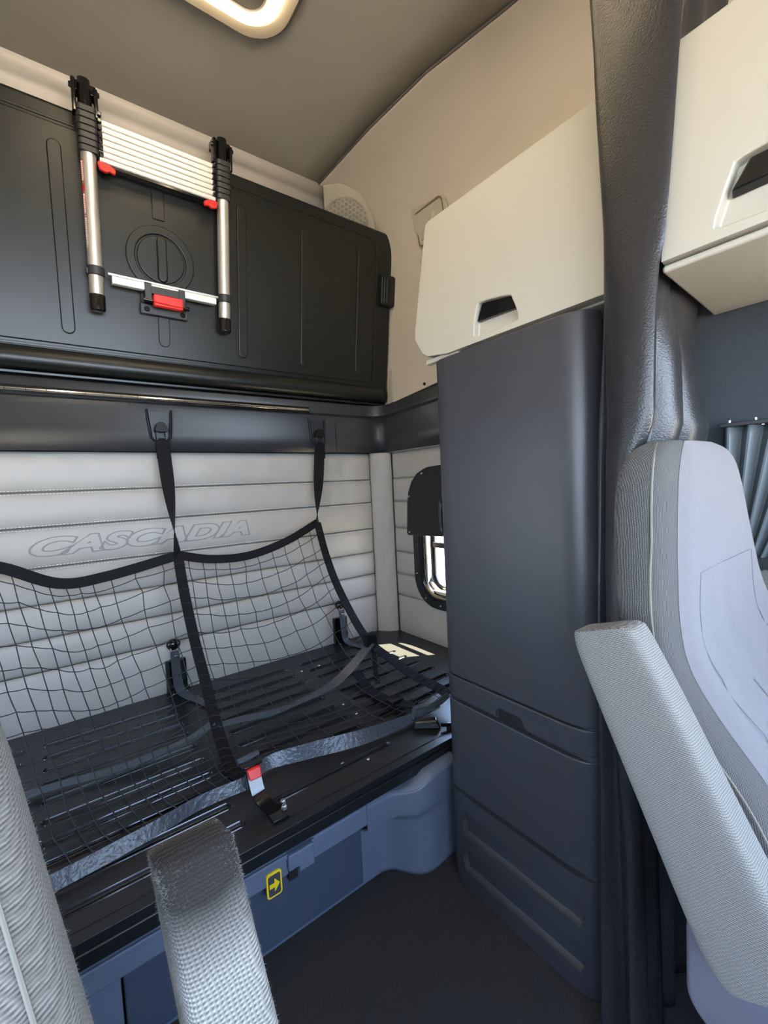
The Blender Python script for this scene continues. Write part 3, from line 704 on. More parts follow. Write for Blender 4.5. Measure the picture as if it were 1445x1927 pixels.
# coved end: plan curve from the recessed panel forward to the tower
covb = cr([(.636, 1.030, 0), (.66, 1.030, 0), (.70, 1.028, 0), (.735, 1.012, 0), (.762, .975, 0), (.790, .945, 0), (.83, .932, 0), (.88, .935, 0), (.95, .94, 0)], 6)
covt = cr([(.636, .990, 0), (.66, .988, 0), (.70, .985, 0), (.735, .975, 0), (.762, .950, 0), (.790, .932, 0), (.83, .925, 0), (.88, .93, 0), (.95, .935, 0)], 6)
def cov_f(u, v):
    a, c = at_curve(covb, u), at_curve(covt, u)
    w = 0 if v < .62 else min(1, (v-.62)/.12); w = w*w*(3-2*w)
    top = interp([(0, (.262,)), (.45, (.264,)), (.6, (.275,)), (.75, (.296,)), (1, (.300,))], u)[0]
    p = a.lerp(c, w); return (p.x, p.y, top*v)
obj('coved_end', B().grid(cov_f, 40, 30), M_box, db, solid=.006)
obj('coved_top', B().grid(lambda u, v: (at_curve(covt, u).x, at_curve(covt, u).y+(1.03-at_curve(covt, u).y)*v, interp([(0, (.262,)), (.45, (.264,)), (.6, (.275,)), (.75, (.296,)), (1, (.300,))], u)[0]), 40, 3), M_box, db, solid=.003)
# exit arrow plate
sg = thing('arrow_sign', 'small yellow bordered black plate with a yellow right arrow', 'sign', (.358, 1.018, .2))
obj('plate', B().prism(rr(.337, .376, .176, .238, .008), 'y', .9845, .990), M_yellow, sg, bevel=.001)
obj('dark_field', B().prism(rr(.341, .372, .181, .233, .005), 'y', .9838, .986), mat('sign_grey', (.05, .055, .06), .5), sg)
obj('arrow', B().prism([(.3435, .2015), (.3565, .2015), (.3565, .190), (.370, .207), (.3565, .224), (.3565, .2125), (.3435, .2125)], 'y', .9832, .985), M_yellow, sg)

# ================================================================== TALL CABINET (tower)
tw = thing('tall_cabinet', 'tall slate plastic cabinet between the bunk and the curtain', 'cabinet', (1.1, .66, 0))
obj('carcass', B().box(.872, 1.40, .450, .892, .004, 1.482), M_slate, tw, bevel=.022, seg=5)
def front(name, z0, z1, **k):
    P = []
    y0, y1 = .446, .884
    prof_ = [(.905, y1+.006), (.880, y1-.001), (.865, y1-.012), (.8575, y1-.030), (.8555, y1-.06), (.8555, y0+.075), (.8562, y0+.056), (.8590, y0+.038), (.8650, y0+.022), (.8740, y0+.010), (.8880, y0+.002), (.905, y0-.001), (.92, y0-.001), (.92, y0+.04), (.905, y1-.04)]
    return obj(name, B().prism(prof_, 'z', z0, z1), M_slate, tw, bevel=.0035, seg=3, **k)
dr = front('door', .6225, 1.494)
obj('grab_handle', B().tube(cr([(.905, .893, 1.115), (.905, .912, 1.10), (.905, .915, 1.06), (.905, .912, 1.02), (.905, .893, 1.005)], 5), .010, 10), M_gloss, dr)
d1 = front('shelf_rail', .559, .6180)
d2_ = front('drawer', .290, .547)
d3 = front('lower_panel', .004, .278)
def pocket(o_, yz, d, x0=.855):
    c_ = B(); c_.hull([(x0-.02, p[0], p[1]) for p in yz], [(x0+d, p[0], p[1]) for p in yz]); boolcut(o_, c_)
pocket(d1, [(.700, .55), (.703, .572), (.690, .583), (.628, .583), (.612, .552)], .014)
obj('pull_recess', B().prism([(.703, .548), (.700, .583), (.626, .583), (.608, .548)], 'x', .868, .874), M_dark, d1)
# two long sloped flutes and their end scoops in the lower panel
c_ = B()
for zc in (.194, .088):
    ring_ = []
    for t in [k/28 for k in range(29)]:
        y = .838-(.838-.476)*t; e = min(1, min(t, 1-t)/.035+.02)
        e = math.sin(min(1, e)*PI/2)
        ring_.append([(.8565+.026*e*math.cos(a)-.0, y, zc+.036*e*math.sin(a)) for a in [2*PI*k/16 for k in range(16)]])
    c_.loft(ring_)
boolcut(d3, c_)
obj('plinth', B().box(.875, 1.38, .46, .87, 0, .012), M_dark, tw)

# ================================================================== CREAM LOCKERS
lk = thing('cream_locker', 'cream overhead locker on top of the tall slate cabinet', 'locker', (1.1, .64, 1.49))
K = 1.055
def kk(l): return [(y*K, 1.16+(z-1.16)*K) for y, z in l]
obj('body', B().prism(kk([(.40, 1.815), (.838, 1.820), (.885, 1.56), (.86, 1.505), (.79, 1.484), (.40, 1.484)]), 'x', .895, 1.44), M_cream, lk, bevel=.008)
ld1 = obj('door', B().prism(kk([(.385, 1.820), (.400, 1.828), (.835, 1.833), (.848, 1.828), (.872, 1.72), (.905, 1.570), (.903, 1.550), (.878, 1.508), (.862, 1.498), (.79, 1.486), (.385, 1.486)]), 'x', .863, .895), M_cream, lk, bevel=.007, seg=4)
def pocket(o_, yz, d, x0=.855):
    c_ = B(); c_.hull([(x0-.02, p[0], p[1]) for p in yz], [(x0+d, p[0], p[1]) for p in yz]); boolcut(o_, c_)
pocket(ld1, kk([(p.x, p.y) for p in cr([(.600, 1.560, 0), (.672, 1.572, 0), (.686, 1.560, 0), (.696, 1.515, 0), (.684, 1.500, 0), (.588, 1.500, 0), (.576, 1.512, 0), (.588, 1.548, 0)], 3, True)]), .020, .863)
H1, H2 = kk([(.594, 1.560), (.676, 1.572), (.692, 1.535), (.583, 1.530)]), None
obj('latch_pull', B().hull([(.871, *p) for p in H1], [(.884, *p) for p in H1]), M_gloss, ld1, bevel=.002)
obj('under_rail', B().box(.875, .895, .80, .925, 1.498, 1.510), M_cream, lk, bevel=.002)
lf = thing('front_overhead_locker', 'cream overhead locker with dark handle above the passenger seat', 'locker', (1.1, -.1, 1.5))
YE = -1.0
def fy(x): return .300+.080*(x-.82)/.54
obj('body', B().hull([(.850, YE, 1.500), (XD, YE, 1.556), (XD, YE, 1.80), (.850, YE, 1.80)], [(.850, fy(.85)-.006, 1.500), (XD, fy(XD), 1.556), (XD, fy(XD), 1.80), (.850, fy(.85)-.006, 1.80)]), M_cream, lf, bevel=.008)
obj('bottom_panel', B().hull([(.828, YE, 1.487), (XD, YE, 1.548), (XD, YE, 1.560), (.828, YE, 1.499)], [(.828, fy(.83), 1.487), (XD, fy(XD), 1.548), (XD, fy(XD), 1.560), (.828, fy(.83), 1.499)]), M_cream, lf, bevel=.005)
ldf = obj('door', B().hull([(.818, YE, 1.502), (.850, YE, 1.502), (.850, YE, 1.823), (.818, YE, 1.823)], [(.818, .300, 1.502), (.850, .304, 1.502), (.850, .284, 1.823), (.818, .280, 1.823)]), M_cream, lf, bevel=.007, seg=4)
pk = cr([(.206, 1.590, 0), (.192, 1.604, 0), (.10, 1.606, 0), (.02, 1.604, 0), (.006, 1.59, 0), (.0, 1.535, 0), (.008, 1.520, 0), (.10, 1.517, 0), (.214, 1.519, 0), (.226, 1.528, 0), (.220, 1.55, 0)], 3, True)
pocket(ldf, pk, .022, .818)
obj('latch_pull', B().hull([(.822, .208, 1.566), (.822, .186, 1.600), (.822, .02, 1.600), (.822, .004, 1.566)], [(.840, .212, 1.560), (.840, .190, 1.600), (.840, .02, 1.600), (.840, .004, 1.560)]), M_gloss, ldf, bevel=.003)

# ================================================================== CURTAIN between cab and sleeper
cu = thing('privacy_curtain', 'black leatherette privacy curtain hanging beside the tall cabinet', 'curtain', (.95, .36, 0))
def drape(name, levels, nz=60, ns=6):
    Z0, Z1 = levels[0][0], levels[-1][0]
    dens = [(z, tuple(c for p in pl for c in p)) for z, pl in levels]
    def f(u, v):
        z = Z0+(Z1-Z0)*v; flat = interp(dens, z); pl = [(flat[i], flat[i+1], 0) for i in range(0, len(flat), 2)]
        p = at_curve(cr(pl, ns), u)
        n_ = mnoise.noise(Vector((p.x*9, p.y*9, z*3.5)))*.006+mnoise.noise(Vector((p.x*25, p.y*25, z*9)))*.0015
        return (p.x+n_, p.y, z)
    n = len(levels[0][1])-1
    return obj(name, B().grid(f, n*ns, nz), M_curt, cu, solid=.0025)
drape('drape', [
    (0.004, [(.90, .435), (.845, .428), (.79, .41), (.815, .37), (.775, .345), (.82, .33), (.86, .36), (.93, .35)]),
    (.45, [(.90, .435), (.855, .428), (.805, .41), (.828, .385), (.79, .355), (.82, .342), (.86, .36), (.93, .36)]),
    (.90, [(.90, .435), (.858, .428), (.825, .415), (.836, .40), (.795, .385), (.793, .345), (.83, .345), (.93, .36)]),
    (1.18, [(.90, .435), (.855, .425), (.830, .41), (.838, .400), (.808, .388), (.792, .360), (.80, .338), (.84, .345)]),
    (1.25, [(.90, .43), (.855, .42), (.830, .41), (.838, .398), (.812, .386), (.792, .350), (.800, .308), (.835, .322)]),
    (1.49, [(.90, .398), (.855, .402), (.835, .40), (.834, .396), (.808, .387), (.793, .348), (.800, .300), (.83, .318)]),
    (1.53, [(.90, .396), (.855, .397), (.835, .394), (.830, .391), (.806, .385), (.794, .345), (.801, .292), (.812, .302)]),
    (1.60, [(.90, .40), (.855, .395), (.835, .392), (.828, .39), (.806, .383), (.794, .340), (.799, .284), (.810, .296)]),
    (1.83, [(.90, .398), (.855, .399), (.835, .399), (.828, .398), (.806, .391), (.792, .340), (.798, .266), (.810, .276)]),
    (1.90, [(.90, .42), (.865, .41), (.84, .405), (.830, .40), (.806, .392), (.795, .33), (.80, .262), (.85, .272)]),
    (2.05, [(.93, .42), (.87, .415), (.84, .41), (.830, .405), (.806, .395), (.80, .275), (.83, .26), (.92, .262)]),
    (2.59, [(.93, .43), (.87, .42), (.84, .415), (.830, .410), (.81, .40), (.81, .27), (.84, .25), (.94, .26)])], 90)
def fy2(x, d): return (x, .300+.080*(x-.82)/.54+d)
drape('gathered_folds', [
    (0.004, [(.86, .36), (.90, .35), (.94, .39), (.99, .35), (1.03, .39), (1.10, .35), (1.16, .39), (1.24, .36), (1.30, .40)]),
    (.50, [(.86, .36), (.90, .345), (.94, .39), (.99, .345), (1.03, .39), (1.09, .345), (1.15, .39), (1.22, .36), (1.30, .40)]),
    (1.15, [(.835, .350), (.850, .342), (.875, .375), (.90, .342), (.955, .344), (.985, .385), (1.05, .345), (1.14, .345), (1.20, .39)]),
    (1.25, [(.832, .335), (.842, .325), (.865, .365), (.90, .312), (.955, .317), (.98, .365), (1.03, .318), (1.13, .325), (1.21, .375)]),
    (1.38, [(.832, .335), (.842, .330), (.87, .338), (.90, .312), (.955, .318), (.975, .360), (1.02, .330), (1.11, .335), (1.22, .378)]),
    (1.50, [fy2(.832, .018), fy2(.842, .014), fy2(.88, .012), fy2(.92, .012), fy2(.955, .016), fy2(.965, .026), fy2(1.02, .012), fy2(1.12, .014), fy2(1.24, .020)]),
    (1.56, [fy2(.832, .012), fy2(.842, .012), fy2(.88, .012), fy2(.92, .012), fy2(.955, .014), fy2(.965, .018), fy2(1.02, .012), fy2(1.12, .012), fy2(1.24, .014)])], 50)
drape('upper_folds', [
    (1.832, [(.85, .31), (.88, .30), (.92, .305), (.96, .300), (1.0, .31), (1.04, .30)]),
    (2.20, [(.85, .29), (.88, .25), (.92, .28), (.96, .24), (1.0, .27), (1.06, .24)]),
    (2.59, [(.85, .29), (.88, .24), (.92, .27), (.96, .22), (1.0, .26), (1.08, .22)])], 20)

# ================================================================== PLEATED SIDE CURTAIN
pc = thing('pleated_curtain', 'dark grey pleated curtain gathered at the passenger side window', 'curtain', (XD-.02, .3, .9))
bb = B(); NP = 15
def pleat_f(u, v):
    top = .352-.62*u**1.0; bot = .352-.215*u**1.15
    zb = .885+.02*u; zt = 1.262
    y = bot+(top-bot)*v**.9; z = zb+(zt-zb)*v
    a = math.sin(u*NP*2*PI)
    return (XD-.022-.012*a*(.55+.45*v), y, z)
obj('pleats', B().grid(pleat_f, NP*10, 16), M_pleat, pc, solid=.0015)
obj('curtain_track', B().box(XD-.040, XD-.012, -.30, .358, 1.262, 1.272), M_trim, pc, bevel=.002)
bb = B()
for k in range(12): bb.lathe([(.0, 0), (.004, 0), (.004, .006), (0, .007)], (XD-.030, .34-.05*k, 1.272), 'z', 8)
stuff(obj('track_runners', bb, M_steel, pc))
pl = tag(obj('door_armrest_panel', B().box(XD-.03, XD+.008, -.6, .355, .60, .918), M_arm, bevel=.01), 'grey knitted cloth panel of the door under the pleated curtain', 'panel')
obj('sill', B().box(XD-.035, XD-.0, -.6, .355, .918, .945), M_trim, pl, bevel=.004)

# ================================================================== SEATS
def sup(cx, cy, hx, hy, z, n=40, e=4.2, dent=0., skew=0.):
    P = []
    for k in range(n):
        a = 2*PI*k/n; c_, s_ = math.cos(a), math.sin(a)
        x = hx*abs(c_)**(2/e)*(1 if c_ > 0 else -1); y = hy*abs(s_)**(2/e)*(1 if s_ > 0 else -1)
        if s_ < 0 and dent: y += dent*max(0, 1-(x/(.72*hx))**2)
        P.append((cx+x, cy+y, z))
    return P
PZ = .010
ps = thing('passenger_seat', 'grey knit passenger seat with light plush front beside the curtain', 'seat', (.95, .1, 0))
# (z, x0, x1, yfront, yback)
PSL = [(.42, .655, 1.30, .02, .17), (.55, .660, 1.30, .055, .20), (.66, .662, 1.29, .095, .235), (.73, .662, 1.285, .130, .262), (.80, .664, 1.27, .186, .285),
       (.86, .664, 1.24, .222, .308), (.92, .665, 1.20, .236, .322), (1.0, .666, 1.15, .240, .330), (1.08, .670, 1.10, .242, .332), (1.13, .678, 1.07, .244, .330), (1.165, .695, 1.045, .248, .326), (1.187, .722, 1.01, .255, .318), (1.199, .760, .96, .266, .306)]
def blend_levels(T, n):
    C_ = cr([(t[0], t[1], t[2]) for t in T], n); D_ = cr([(t[3], t[4], 0) for t in T], n)
    return [(c.x, c.y, c.z, d.x, d.y) for c, d in zip(C_, D_)]
rings = []; SEAM = {}
for z, x0, x1, ya, yb in blend_levels([(t[0]+PZ, *t[1:]) for t in PSL], 5):
    d_ = interp([(.42, (.03,)), (.8, (.035,)), (.95, (.012,)), (1.05, (.0,)), (1.2, (0,))], z)[0]
    rings.append(sup((x0+x1)/2, (ya+yb)/2, (x1-x0)/2, (yb-ya)/2, z, 56, 4.0, d_))
n_r = len(rings[0])
bk = obj('backrest', B().loft(rings), M_rib, ps)
# plush front as its own skin just proud of the knit
idx = [k for k in range(n_r) if math.sin(2*PI*k/n_r) < -.1 and math.cos(2*PI*k/n_r) > -.93]
bb = B(); R = []
for r in rings:
    c0 = Vector((sum(p[0] for p in r)/n_r, sum(p[1] for p in r)/n_r, r[0][2]))
    lo = min(p[0] for p in r); hi = max(p[0] for p in r); yf = min(p[1] for p in r)
    row = []
    for j in range(25):
        x = lo+.052+(hi-.020-lo-.052)*j/24
        # sample the front of the ring at x
        best = None
        for a in range(n_r):
            p, q_ = r[a], r[(a+1) % n_r]
            if (p[0]-x)*(q_[0]-x) <= 0 and p[1] < c0.y and abs(p[0]-q_[0]) > 1e-6:
                t = (x-p[0])/(q_[0]-p[0]); yy = p[1]+(q_[1]-p[1])*t; best = yy if best is None else min(best, yy)
        e_ = .0035*min(1, j/2, (24-j)/2)
        row.append((x, (best if best is not None else yf)-.0006-e_, r[0][2]))
    R.append([bb.bm.verts.new(p) for p in row])
for a, c in zip(R, R[1:]):
    for i in range(24): bb.bm.faces.new((a[i], a[i+1], c[i+1], c[i]))
obj('plush_front', bb, M_plush, bk)
M_seam = mat('grey_seam', (.14, .14, .14), .9)
def yfront(x, z):
    best = .3
    r = min(rings, key=lambda q: abs(q[0][2]-z)); 
    for a in range(n_r):
        p, q_ = r[a], r[(a+1) % n_r]
        if (p[0]-x)*(q_[0]-x) <= 0 and abs(p[0]-q_[0]) > 1e-6:
            t = (x-p[0])/(q_[0]-p[0]); best = min(best, p[1]+(q_[1]-p[1])*t)
    return best-.0045
def seamline(pts, m_=M_seam, r=.0011, par=bk, name='seam'):
    P = []
    for (xa, za), (xb, zb) in zip(pts, pts[1:]):
        for k in range(10): t = k/10; x, z = xa+(xb-xa)*t, za+(zb-za)*t; P.append((x, yfront(x, z), z))
    x, z = pts[-1]; P.append((x, yfront(x, z), z)); obj(name, B().tube(P, r, 6), m_, par)
seamline([(.785, .55), (.790, .80), (.795, 1.000), (1.065, 1.004), (1.10, .86), (1.13, .80)]); seamline([(.93, .50), (.93, .80)])
# side welt
P = []
for r in rings:
    lo = min(r, key=lambda p: p[0]); yf = min(p[1] for p in r)
    x = lo[0]+.006; ys_ = [p for p in r if p[0] < lo[0]+.02 and p[1] < lo[1]]
    P.append((lo[0]+.0035, yf+.020, r[0][2]))
obj('welt', B().tube(P[3:-2], .0017, 6), mat('tan_welt', (.17, .155, .125), .9), bk)
obj('cushion', B().loft([sup(.97, -.22, .31, .30, .34), sup(.97, -.22, .325, .32, .38), sup(.97, -.22, .325, .32, .43), sup(.97, -.22, .31, .30, .47)]), M_fleece, ps, ang=60)
obj('pedestal', B().box(.75, 1.20, -.45, .08, 0, .34), M_slate, ps, bevel=.02)
obj('hinge_cover', B().loft([[(x, y, z) for y, z in rr(-.02, .20, .46, .62, .04)] for x in (.600, .606, .650, .662)]), mat('purple_grey_shell', (.10, .10, .12), .7, bump=.4, bscale=400), ps, bevel=.006)

def armrest(par, T, m_, wx, name='armrest'):
    """T: list of (centre x, y, z, half depth) from pivot to tip; the pad is wx wide in x"""
    C_ = cr([(t[0], t[1], t[2]) for t in T], 8); D_ = cr([(t[3], 0, 0) for t in T], 8)
    rings = []; n = 64
    for i, p in enumerate(C_):
        t = (C_[min(i+1, len(C_)-1)]-C_[max(i-1, 0)]).normalized(); ax = Vector((1, 0, 0)); nn = t.cross(ax).normalized()
        hd = D_[i].x; s_ = i/(len(C_)-1)
        k1 = min(1, s_/.06) if s_ < .06 else (min(1, (1-s_)/.05)); k1 = math.sqrt(max(0, 1-(1-k1)**2))*.55+.45
        r = []
        for k in range(n):
            a = 2*PI*k/n; c_, q_ = math.cos(a), math.sin(a); e = 7
            r.append(p+ax*(wx/2*(k1*.3+.7)*abs(c_)**(2/e)*(1 if c_ > 0 else -1))+nn*(hd*k1*abs(q_)**(2/e)*(1 if q_ > 0 else -1)))
        rings.append(r)
    o_ = obj(name, B().loft(rings), m_, par); return o_
armrest(ps, [(.585, .110, .588, .040), (.585, .128, .622, .052), (.583, .185, .745, .050), (.581, .240, .865, .047), (.580, .275, .940, .043), (.580, .282, .958, .036)], M_arm, .052)

# driver seat, only its inner edge is in view at the lower left
ds = thing('driver_seat', 'worn grey knit driver seat back at the lower left edge', 'seat', (-.3, .2, 0))
DSL = [(.36, -.56, .045, .20, .36), (.50, -.56, .030, .235, .375), (.65, -.56, .012, .27, .405), (.74, -.555, .000, .295, .425), (.87, -.55, -.022, .33, .455), (1.0, -.54, -.045, .355, .485), (1.10, -.53, -.075, .37, .50), (1.17, -.50, -.11, .385, .49), (1.20, -.45, -.17, .40, .48)]
rings2 = [sup((x0+x1)/2, (ya+yb)/2, (x1-x0)/2, (yb-ya)/2, z, 56, 3.4, .02) for z, x0, x1, ya, yb in blend_levels(DSL, 5)]
bk2 = obj('backrest', B().loft(rings2), M_drv, ds)
P = []
for r in rings2:
    hi = max(p[0] for p in r); yf = min(p[1] for p in r); P.append((hi-.018, yf+.012, r[0][2]))
obj('welt', B().tube(P[:-4], .0016, 6), MATS['tan_welt'], bk2)
obj('cushion', B().loft([sup(-.27, -.10, .28, .30, .32), sup(-.27, -.10, .295, .32, .37), sup(-.27, -.10, .295, .32, .44), sup(-.27, -.10, .28, .30, .47)]), M_fleece, ds, ang=60)
obj('pedestal', B().box(-.50, -.05, -.35, .22, 0, .32), M_slate, ds, bevel=.02)
armrest(ds, [(.098, .30, .50, .040), (.095, .325, .54, .052), (.090, .37, .66, .050), (.083, .415, .765, .046), (.080, .432, .812, .042), (.079, .438, .830, .036)], M_armd, .066)

# loose fibres standing off the worn cloth of the driver seat
rnd = random.Random(5)
def fuzz(o_, n, keep, par):
    me = o_.data; bb = B(); fs = [p for p in me.polygons if keep(p.center, p.normal)]
    for _ in range(n):
        p = rnd.choice(fs); vs = [me.vertices[i].co for i in p.vertices]; a, b2, c2 = rnd.sample(vs, 3) if len(vs) > 3 else vs
        u, v = rnd.random(), rnd.random()
        if u+v > 1: u, v = 1-u, 1-v
        q = a+(b2-a)*u+(c2-a)*v; d_ = (p.normal+Vector((rnd.uniform(-1, 1), rnd.uniform(-1, 1), rnd.uniform(-1, 1)))*.8).normalized(); l_ = rnd.uniform(.0010, .0030)
        t_ = d_.orthogonal().normalized()*.00022; e_ = q+d_*l_+Vector((rnd.uniform(-1, 1), rnd.uniform(-1, 1), rnd.uniform(-1, 1)))*.0008
        f_ = [bb.bm.verts.new(w) for w in (q-t_-d_*.0005, q+t_-d_*.0005, e_)]; bb.bm.faces.new(f_)
    stuff(obj('fibres', bb, mat('pale_fibre', (.15, .145, .13), .9), par, smooth=False))
bpy.context.view_layer.update()
fuzz(bk2, 4000, lambda c, n: c.x > -.12 and n.x > .2 and c.z > .6 and c.z < 1.05, bk2)
arm_d = [c for c in ds.children if c.name.startswith('armrest')][0]
fuzz(arm_d, 2600, lambda c, n: c.z > .60, arm_d)

# ================================================================== CARGO NET
nt_ = thing('cargo_net', 'black webbing cargo net draped from the wall hooks over the lower bunk', 'net', (.5, 1.5, .34))
top = cr([(-.62, 1.82, .95), (-.40, 1.82, .98), (-.28, 1.80, 1.00), (-.149, 1.80, .964), (-.008, 1.8, .889), (.127, 1.8, .890), (.363, 1.80, .933)], 8)
topR = cr([(.363, 1.80, .933), (.489, 1.8, .900), (.641, 1.8, .895), (.813, 1.8, .936), (.969, 1.8, 1.005)], 8)
mid = cr([(.363, 1.80, .933), (.366, 1.76, .80), (.371, 1.68, .639), (.374, 1.58, .512), (.372, 1.50, .432), (.364, 1.38, .368), (.358, 1.28, .350), (.372, 1.19, .348)], 8)
rgt = cr([(.969, 1.80, 1.005), (.974, 1.74, .85), (.982, 1.65, .700), (1.008, 1.51, .527), (1.052, 1.40, .450), (1.077, 1.28, .410), (1.087, 1.17, .400), (1.085, 1.10, .395)], 8)
lft = cr([(-.62, 1.82, .95), (-.62, 1.76, .80), (-.61, 1.66, .639), (-.60, 1.56, .50), (-.60, 1.48, .42), (-.60, 1.36, .36), (-.60, 1.25, .346), (-.60, 1.14, .346)], 8)
botL = cr([(-.60, 1.13, .356), (-.30, 1.13, .356), (-.039, 1.140, .358), (.12, 1.160, .357), (.250, 1.190, .352), (.372, 1.185, .350)], 8)
botR = cr([(.372, 1.185, .350), (.446, 1.22, .357), (.56, 1.19, .360), (.732, 1.142, .358), (.90, 1.125, .356), (1.02, 1.105, .375), (1.085, 1.10, .395)], 8)
def coons(T_, B2, L_, R_, sag):
    c00, c10, c01, c11 = T_[0], T_[-1], B2[0], B2[-1]
    def f(u, v):
        p = at_curve(T_, u)*(1-v)+at_curve(B2, u)*v+at_curve(L_, v)*(1-u)+at_curve(R_, v)*u
        p = p-(c00*(1-u)*(1-v)+c10*u*(1-v)+c01*(1-u)*v+c11*u*v)
        s_ = sag*math.sin(PI*u)*math.sin(PI*v)
        p = Vector((p.x, p.y+s_*.5, p.z-s_*.6)); p.z = max(p.z, .3405); p.y = min(p.y, 1.955)
        return p
    return f
bb = B()
for (f, nc, nr, sd_) in ((coons(top, botL, lft, mid, .05), 19, 19, 1), (coons(topR, botR, mid, rgt, .05), 11, 19, 2)):
    rnd = random.Random(sd_); G = {}
    for i in range(nc+1):
        for j in range(nr+1):
            j1 = 0 if i in (0, nc) or j in (0, nr) else .09
            u = min(1, max(0, (i+rnd.uniform(-j1, j1))/nc)); v = min(1, max(0, (j+rnd.uniform(-j1, j1))/nr)); G[i, j] = (u, v)
    def strand(keys, r):
        P = []
        for a, c in zip(keys, keys[1:]):
            (u0, v0), (u1, v1) = G[a], G[c]
            for k in range(3): t = k/3; q_ = f(u0+(u1-u0)*t, v0+(v1-v0)*t); q_.z = max(.3405, q_.z-.0022*math.sin(PI*t)); P.append(q_)
        P.append(f(*G[keys[-1]])); bb.tube(P, r, 4)
    for i in range(1, nc): strand([(i, j) for j in range(nr+1)], .0015)
    for j in range(1, nr): strand([(i, j) for i in range(nc+1)], .0015)
stuff(obj('net_cords', bb, M_string, nt_))
obj('top_border', B().ribbon(top, .036, (0, .25, 1)), M_web, nt_); obj('top_border', B().ribbon(topR, .034, (0, .25, 1)), M_web, nt_)
obj('middle_band', B().ribbon(mid, .036, (1, 0, 0), .002), M_web, nt_)
obj('side_border', B().ribbon(rgt, .040, (1, .35, .25), .0022), M_web, nt_)
bb = B()
for C_, sdv in ((rgt, Vector((1, .35, .25))), (mid, Vector((1, 0, 0)))):
    for k in range(1, 22):
        p = at_curve(C_, k/22); t = (at_curve(C_, min(1, k/22+.02))-at_curve(C_, k/22-.02)).normalized(); s_ = (sdv-t*sdv.dot(t)).normalized()
        n_ = t.cross(s_); n_ = n_ if n_.y < 0 or n_.z > 0 else -n_
        bb.tube([p-s_*.021+n_*.001, p+n_*.004, p+s_*.021+t*.006+n_*.001], .0013, 4)
stuff(obj('lacing', bb, M_string, nt_))
obj('lower_border', B().ribbon(botL, [.034]*len(botL), [(0, .45, 1+.3*math.sin(i*.25)) for i in range(len(botL))], .0016), M_webb, nt_)
obj('lower_border', B().ribbon(botR, [.020+.026*math.sin(PI*min(1, i/len(botR)*1.3)) for i in range(len(botR))], [(0, .5+.25*math.sin(i*.3), 1) for i in range(len(botR))], .0016), M_webb, nt_)
lay = cr([(-.50, 1.56, .352), (-.097, 1.542, .352), (.064, 1.506, .354), (.20, 1.49, .362), (.300, 1.475, .380), (.366, 1.470, .410)], 8)
obj('cross_band', B().ribbon(lay, .034, (0, 1, .1)), M_webb, nt_)
lay2 = cr([(.374, 1.450, .402), (.46, 1.47, .385), (.56, 1.47, .368), (.68, 1.47, .372), (.80, 1.46, .392), (.90, 1.47, .430), (1.015, 1.475, .505)], 8)
obj('cross_band', B().ribbon(lay2, [.022]*8+[.022+.014*min(1, i/16) for i in range(len(lay2)-8)], [(0, 1, .3+.4*math.sin(i*.2)) for i in range(len(lay2))]), M_webb, nt_)
def hang(x, px, zt, pb):
    a = Vector((x, 1.945, 1.395)); e = Vector(pb); P = []; SD = []; Wd = []
    for k in range(25):
        t = k/24; P.append(a.lerp(e, t)); an = 2.6*max(0, (t-.12)); SD.append((math.cos(an), -math.sin(an)*.9, .0)); Wd.append(.050 if k > 2 else .042)
    return B().ribbon(P, Wd, SD, .0015)
obj('hanging_strap', hang(.366, 0, 0, (.363, 1.80, .925)), M_web, nt_); obj('hanging_strap', hang(1.087, 0, 0, (.969, 1.80, 1.0)), M_web, nt_)
for x, y, z, n_ in ((.366, 1.938, 1.352, 0), (1.083, 1.935, 1.352, 0)): obj('strap_loop', B().box(x-.025, x+.025, y-.003, y+.003, z-.04, z+.032), M_web, nt_, bevel=.002)
obj('tail_strap', B().ribbon(cr([(1.022, 1.47, .505), (1.012, 1.455, .455), (1.005, 1.44, .40), (1.0, 1.42, .352)], 5), .020, (1, -.6, 0), .0014), M_web, nt_)
obj('corner_patch', B().box(1.015-.028, 1.015+.03, 1.468, 1.50, .49, .545), M_web, nt_, bevel=.008)

# ---- restraint buckle on the front of the deck
bu = thing('release_buckle', 'upright black belt stalk with red release buckle at the deck front', 'buckle', (.40, 1.05, .336))
yb_ = 1.10
stalk = cr([(.392, 1.035, .342), (.386, 1.052, .346), (.378, 1.078, .352), (.372, 1.098, .366), (.370, 1.112, .392), (.370, 1.122, .415)], 5)
obj('stalk', B().ribbon(stalk, .034, (1, -.12, 0), .0035), M_gloss, bu)
obj('buckle_shell', B().hull([(.352, 1.112, .398), (.389, 1.112, .398), (.389, 1.134, .398), (.352, 1.134, .398)], [(.350, 1.128, .424), (.391, 1.128, .424), (.391, 1.146, .420), (.350, 1.146, .420)]), M_gloss, bu, bevel=.004)
obj('red_button', B().hull([(.354, 1.106, .402), (.388, 1.106, .402), (.388, 1.118, .402), (.354, 1.118, .402)], [(.353, 1.120, .426), (.390, 1.120, .426), (.390, 1.134, .424), (.353, 1.134, .424)]), M_red, bu, bevel=.004)
obj('latch_tongue', B().frame(rr(.343, .400, 1.128, 1.170, .010), rr(.353, .390, 1.150, 1.162, .003), 'z', .424, .430), M_gloss, bu, bevel=.002)
obj('tongue_roll', B().tube([(.343, 1.166, .430), (.402, 1.172, .430)], .009, 10), M_webb, bu)
obj('floor_bracket', B().box(.372, .415, 1.005, 1.052, .336, .345), M_gloss, bu, bevel=.003)
for x, y in ((.418, 1.052), (.412, 1.032)): obj('bolt', B().lathe([(.009, 0), (.009, .006), (.005, .012), (0, .013)], (x, y, .342), 'z', 6), M_steel, bu)
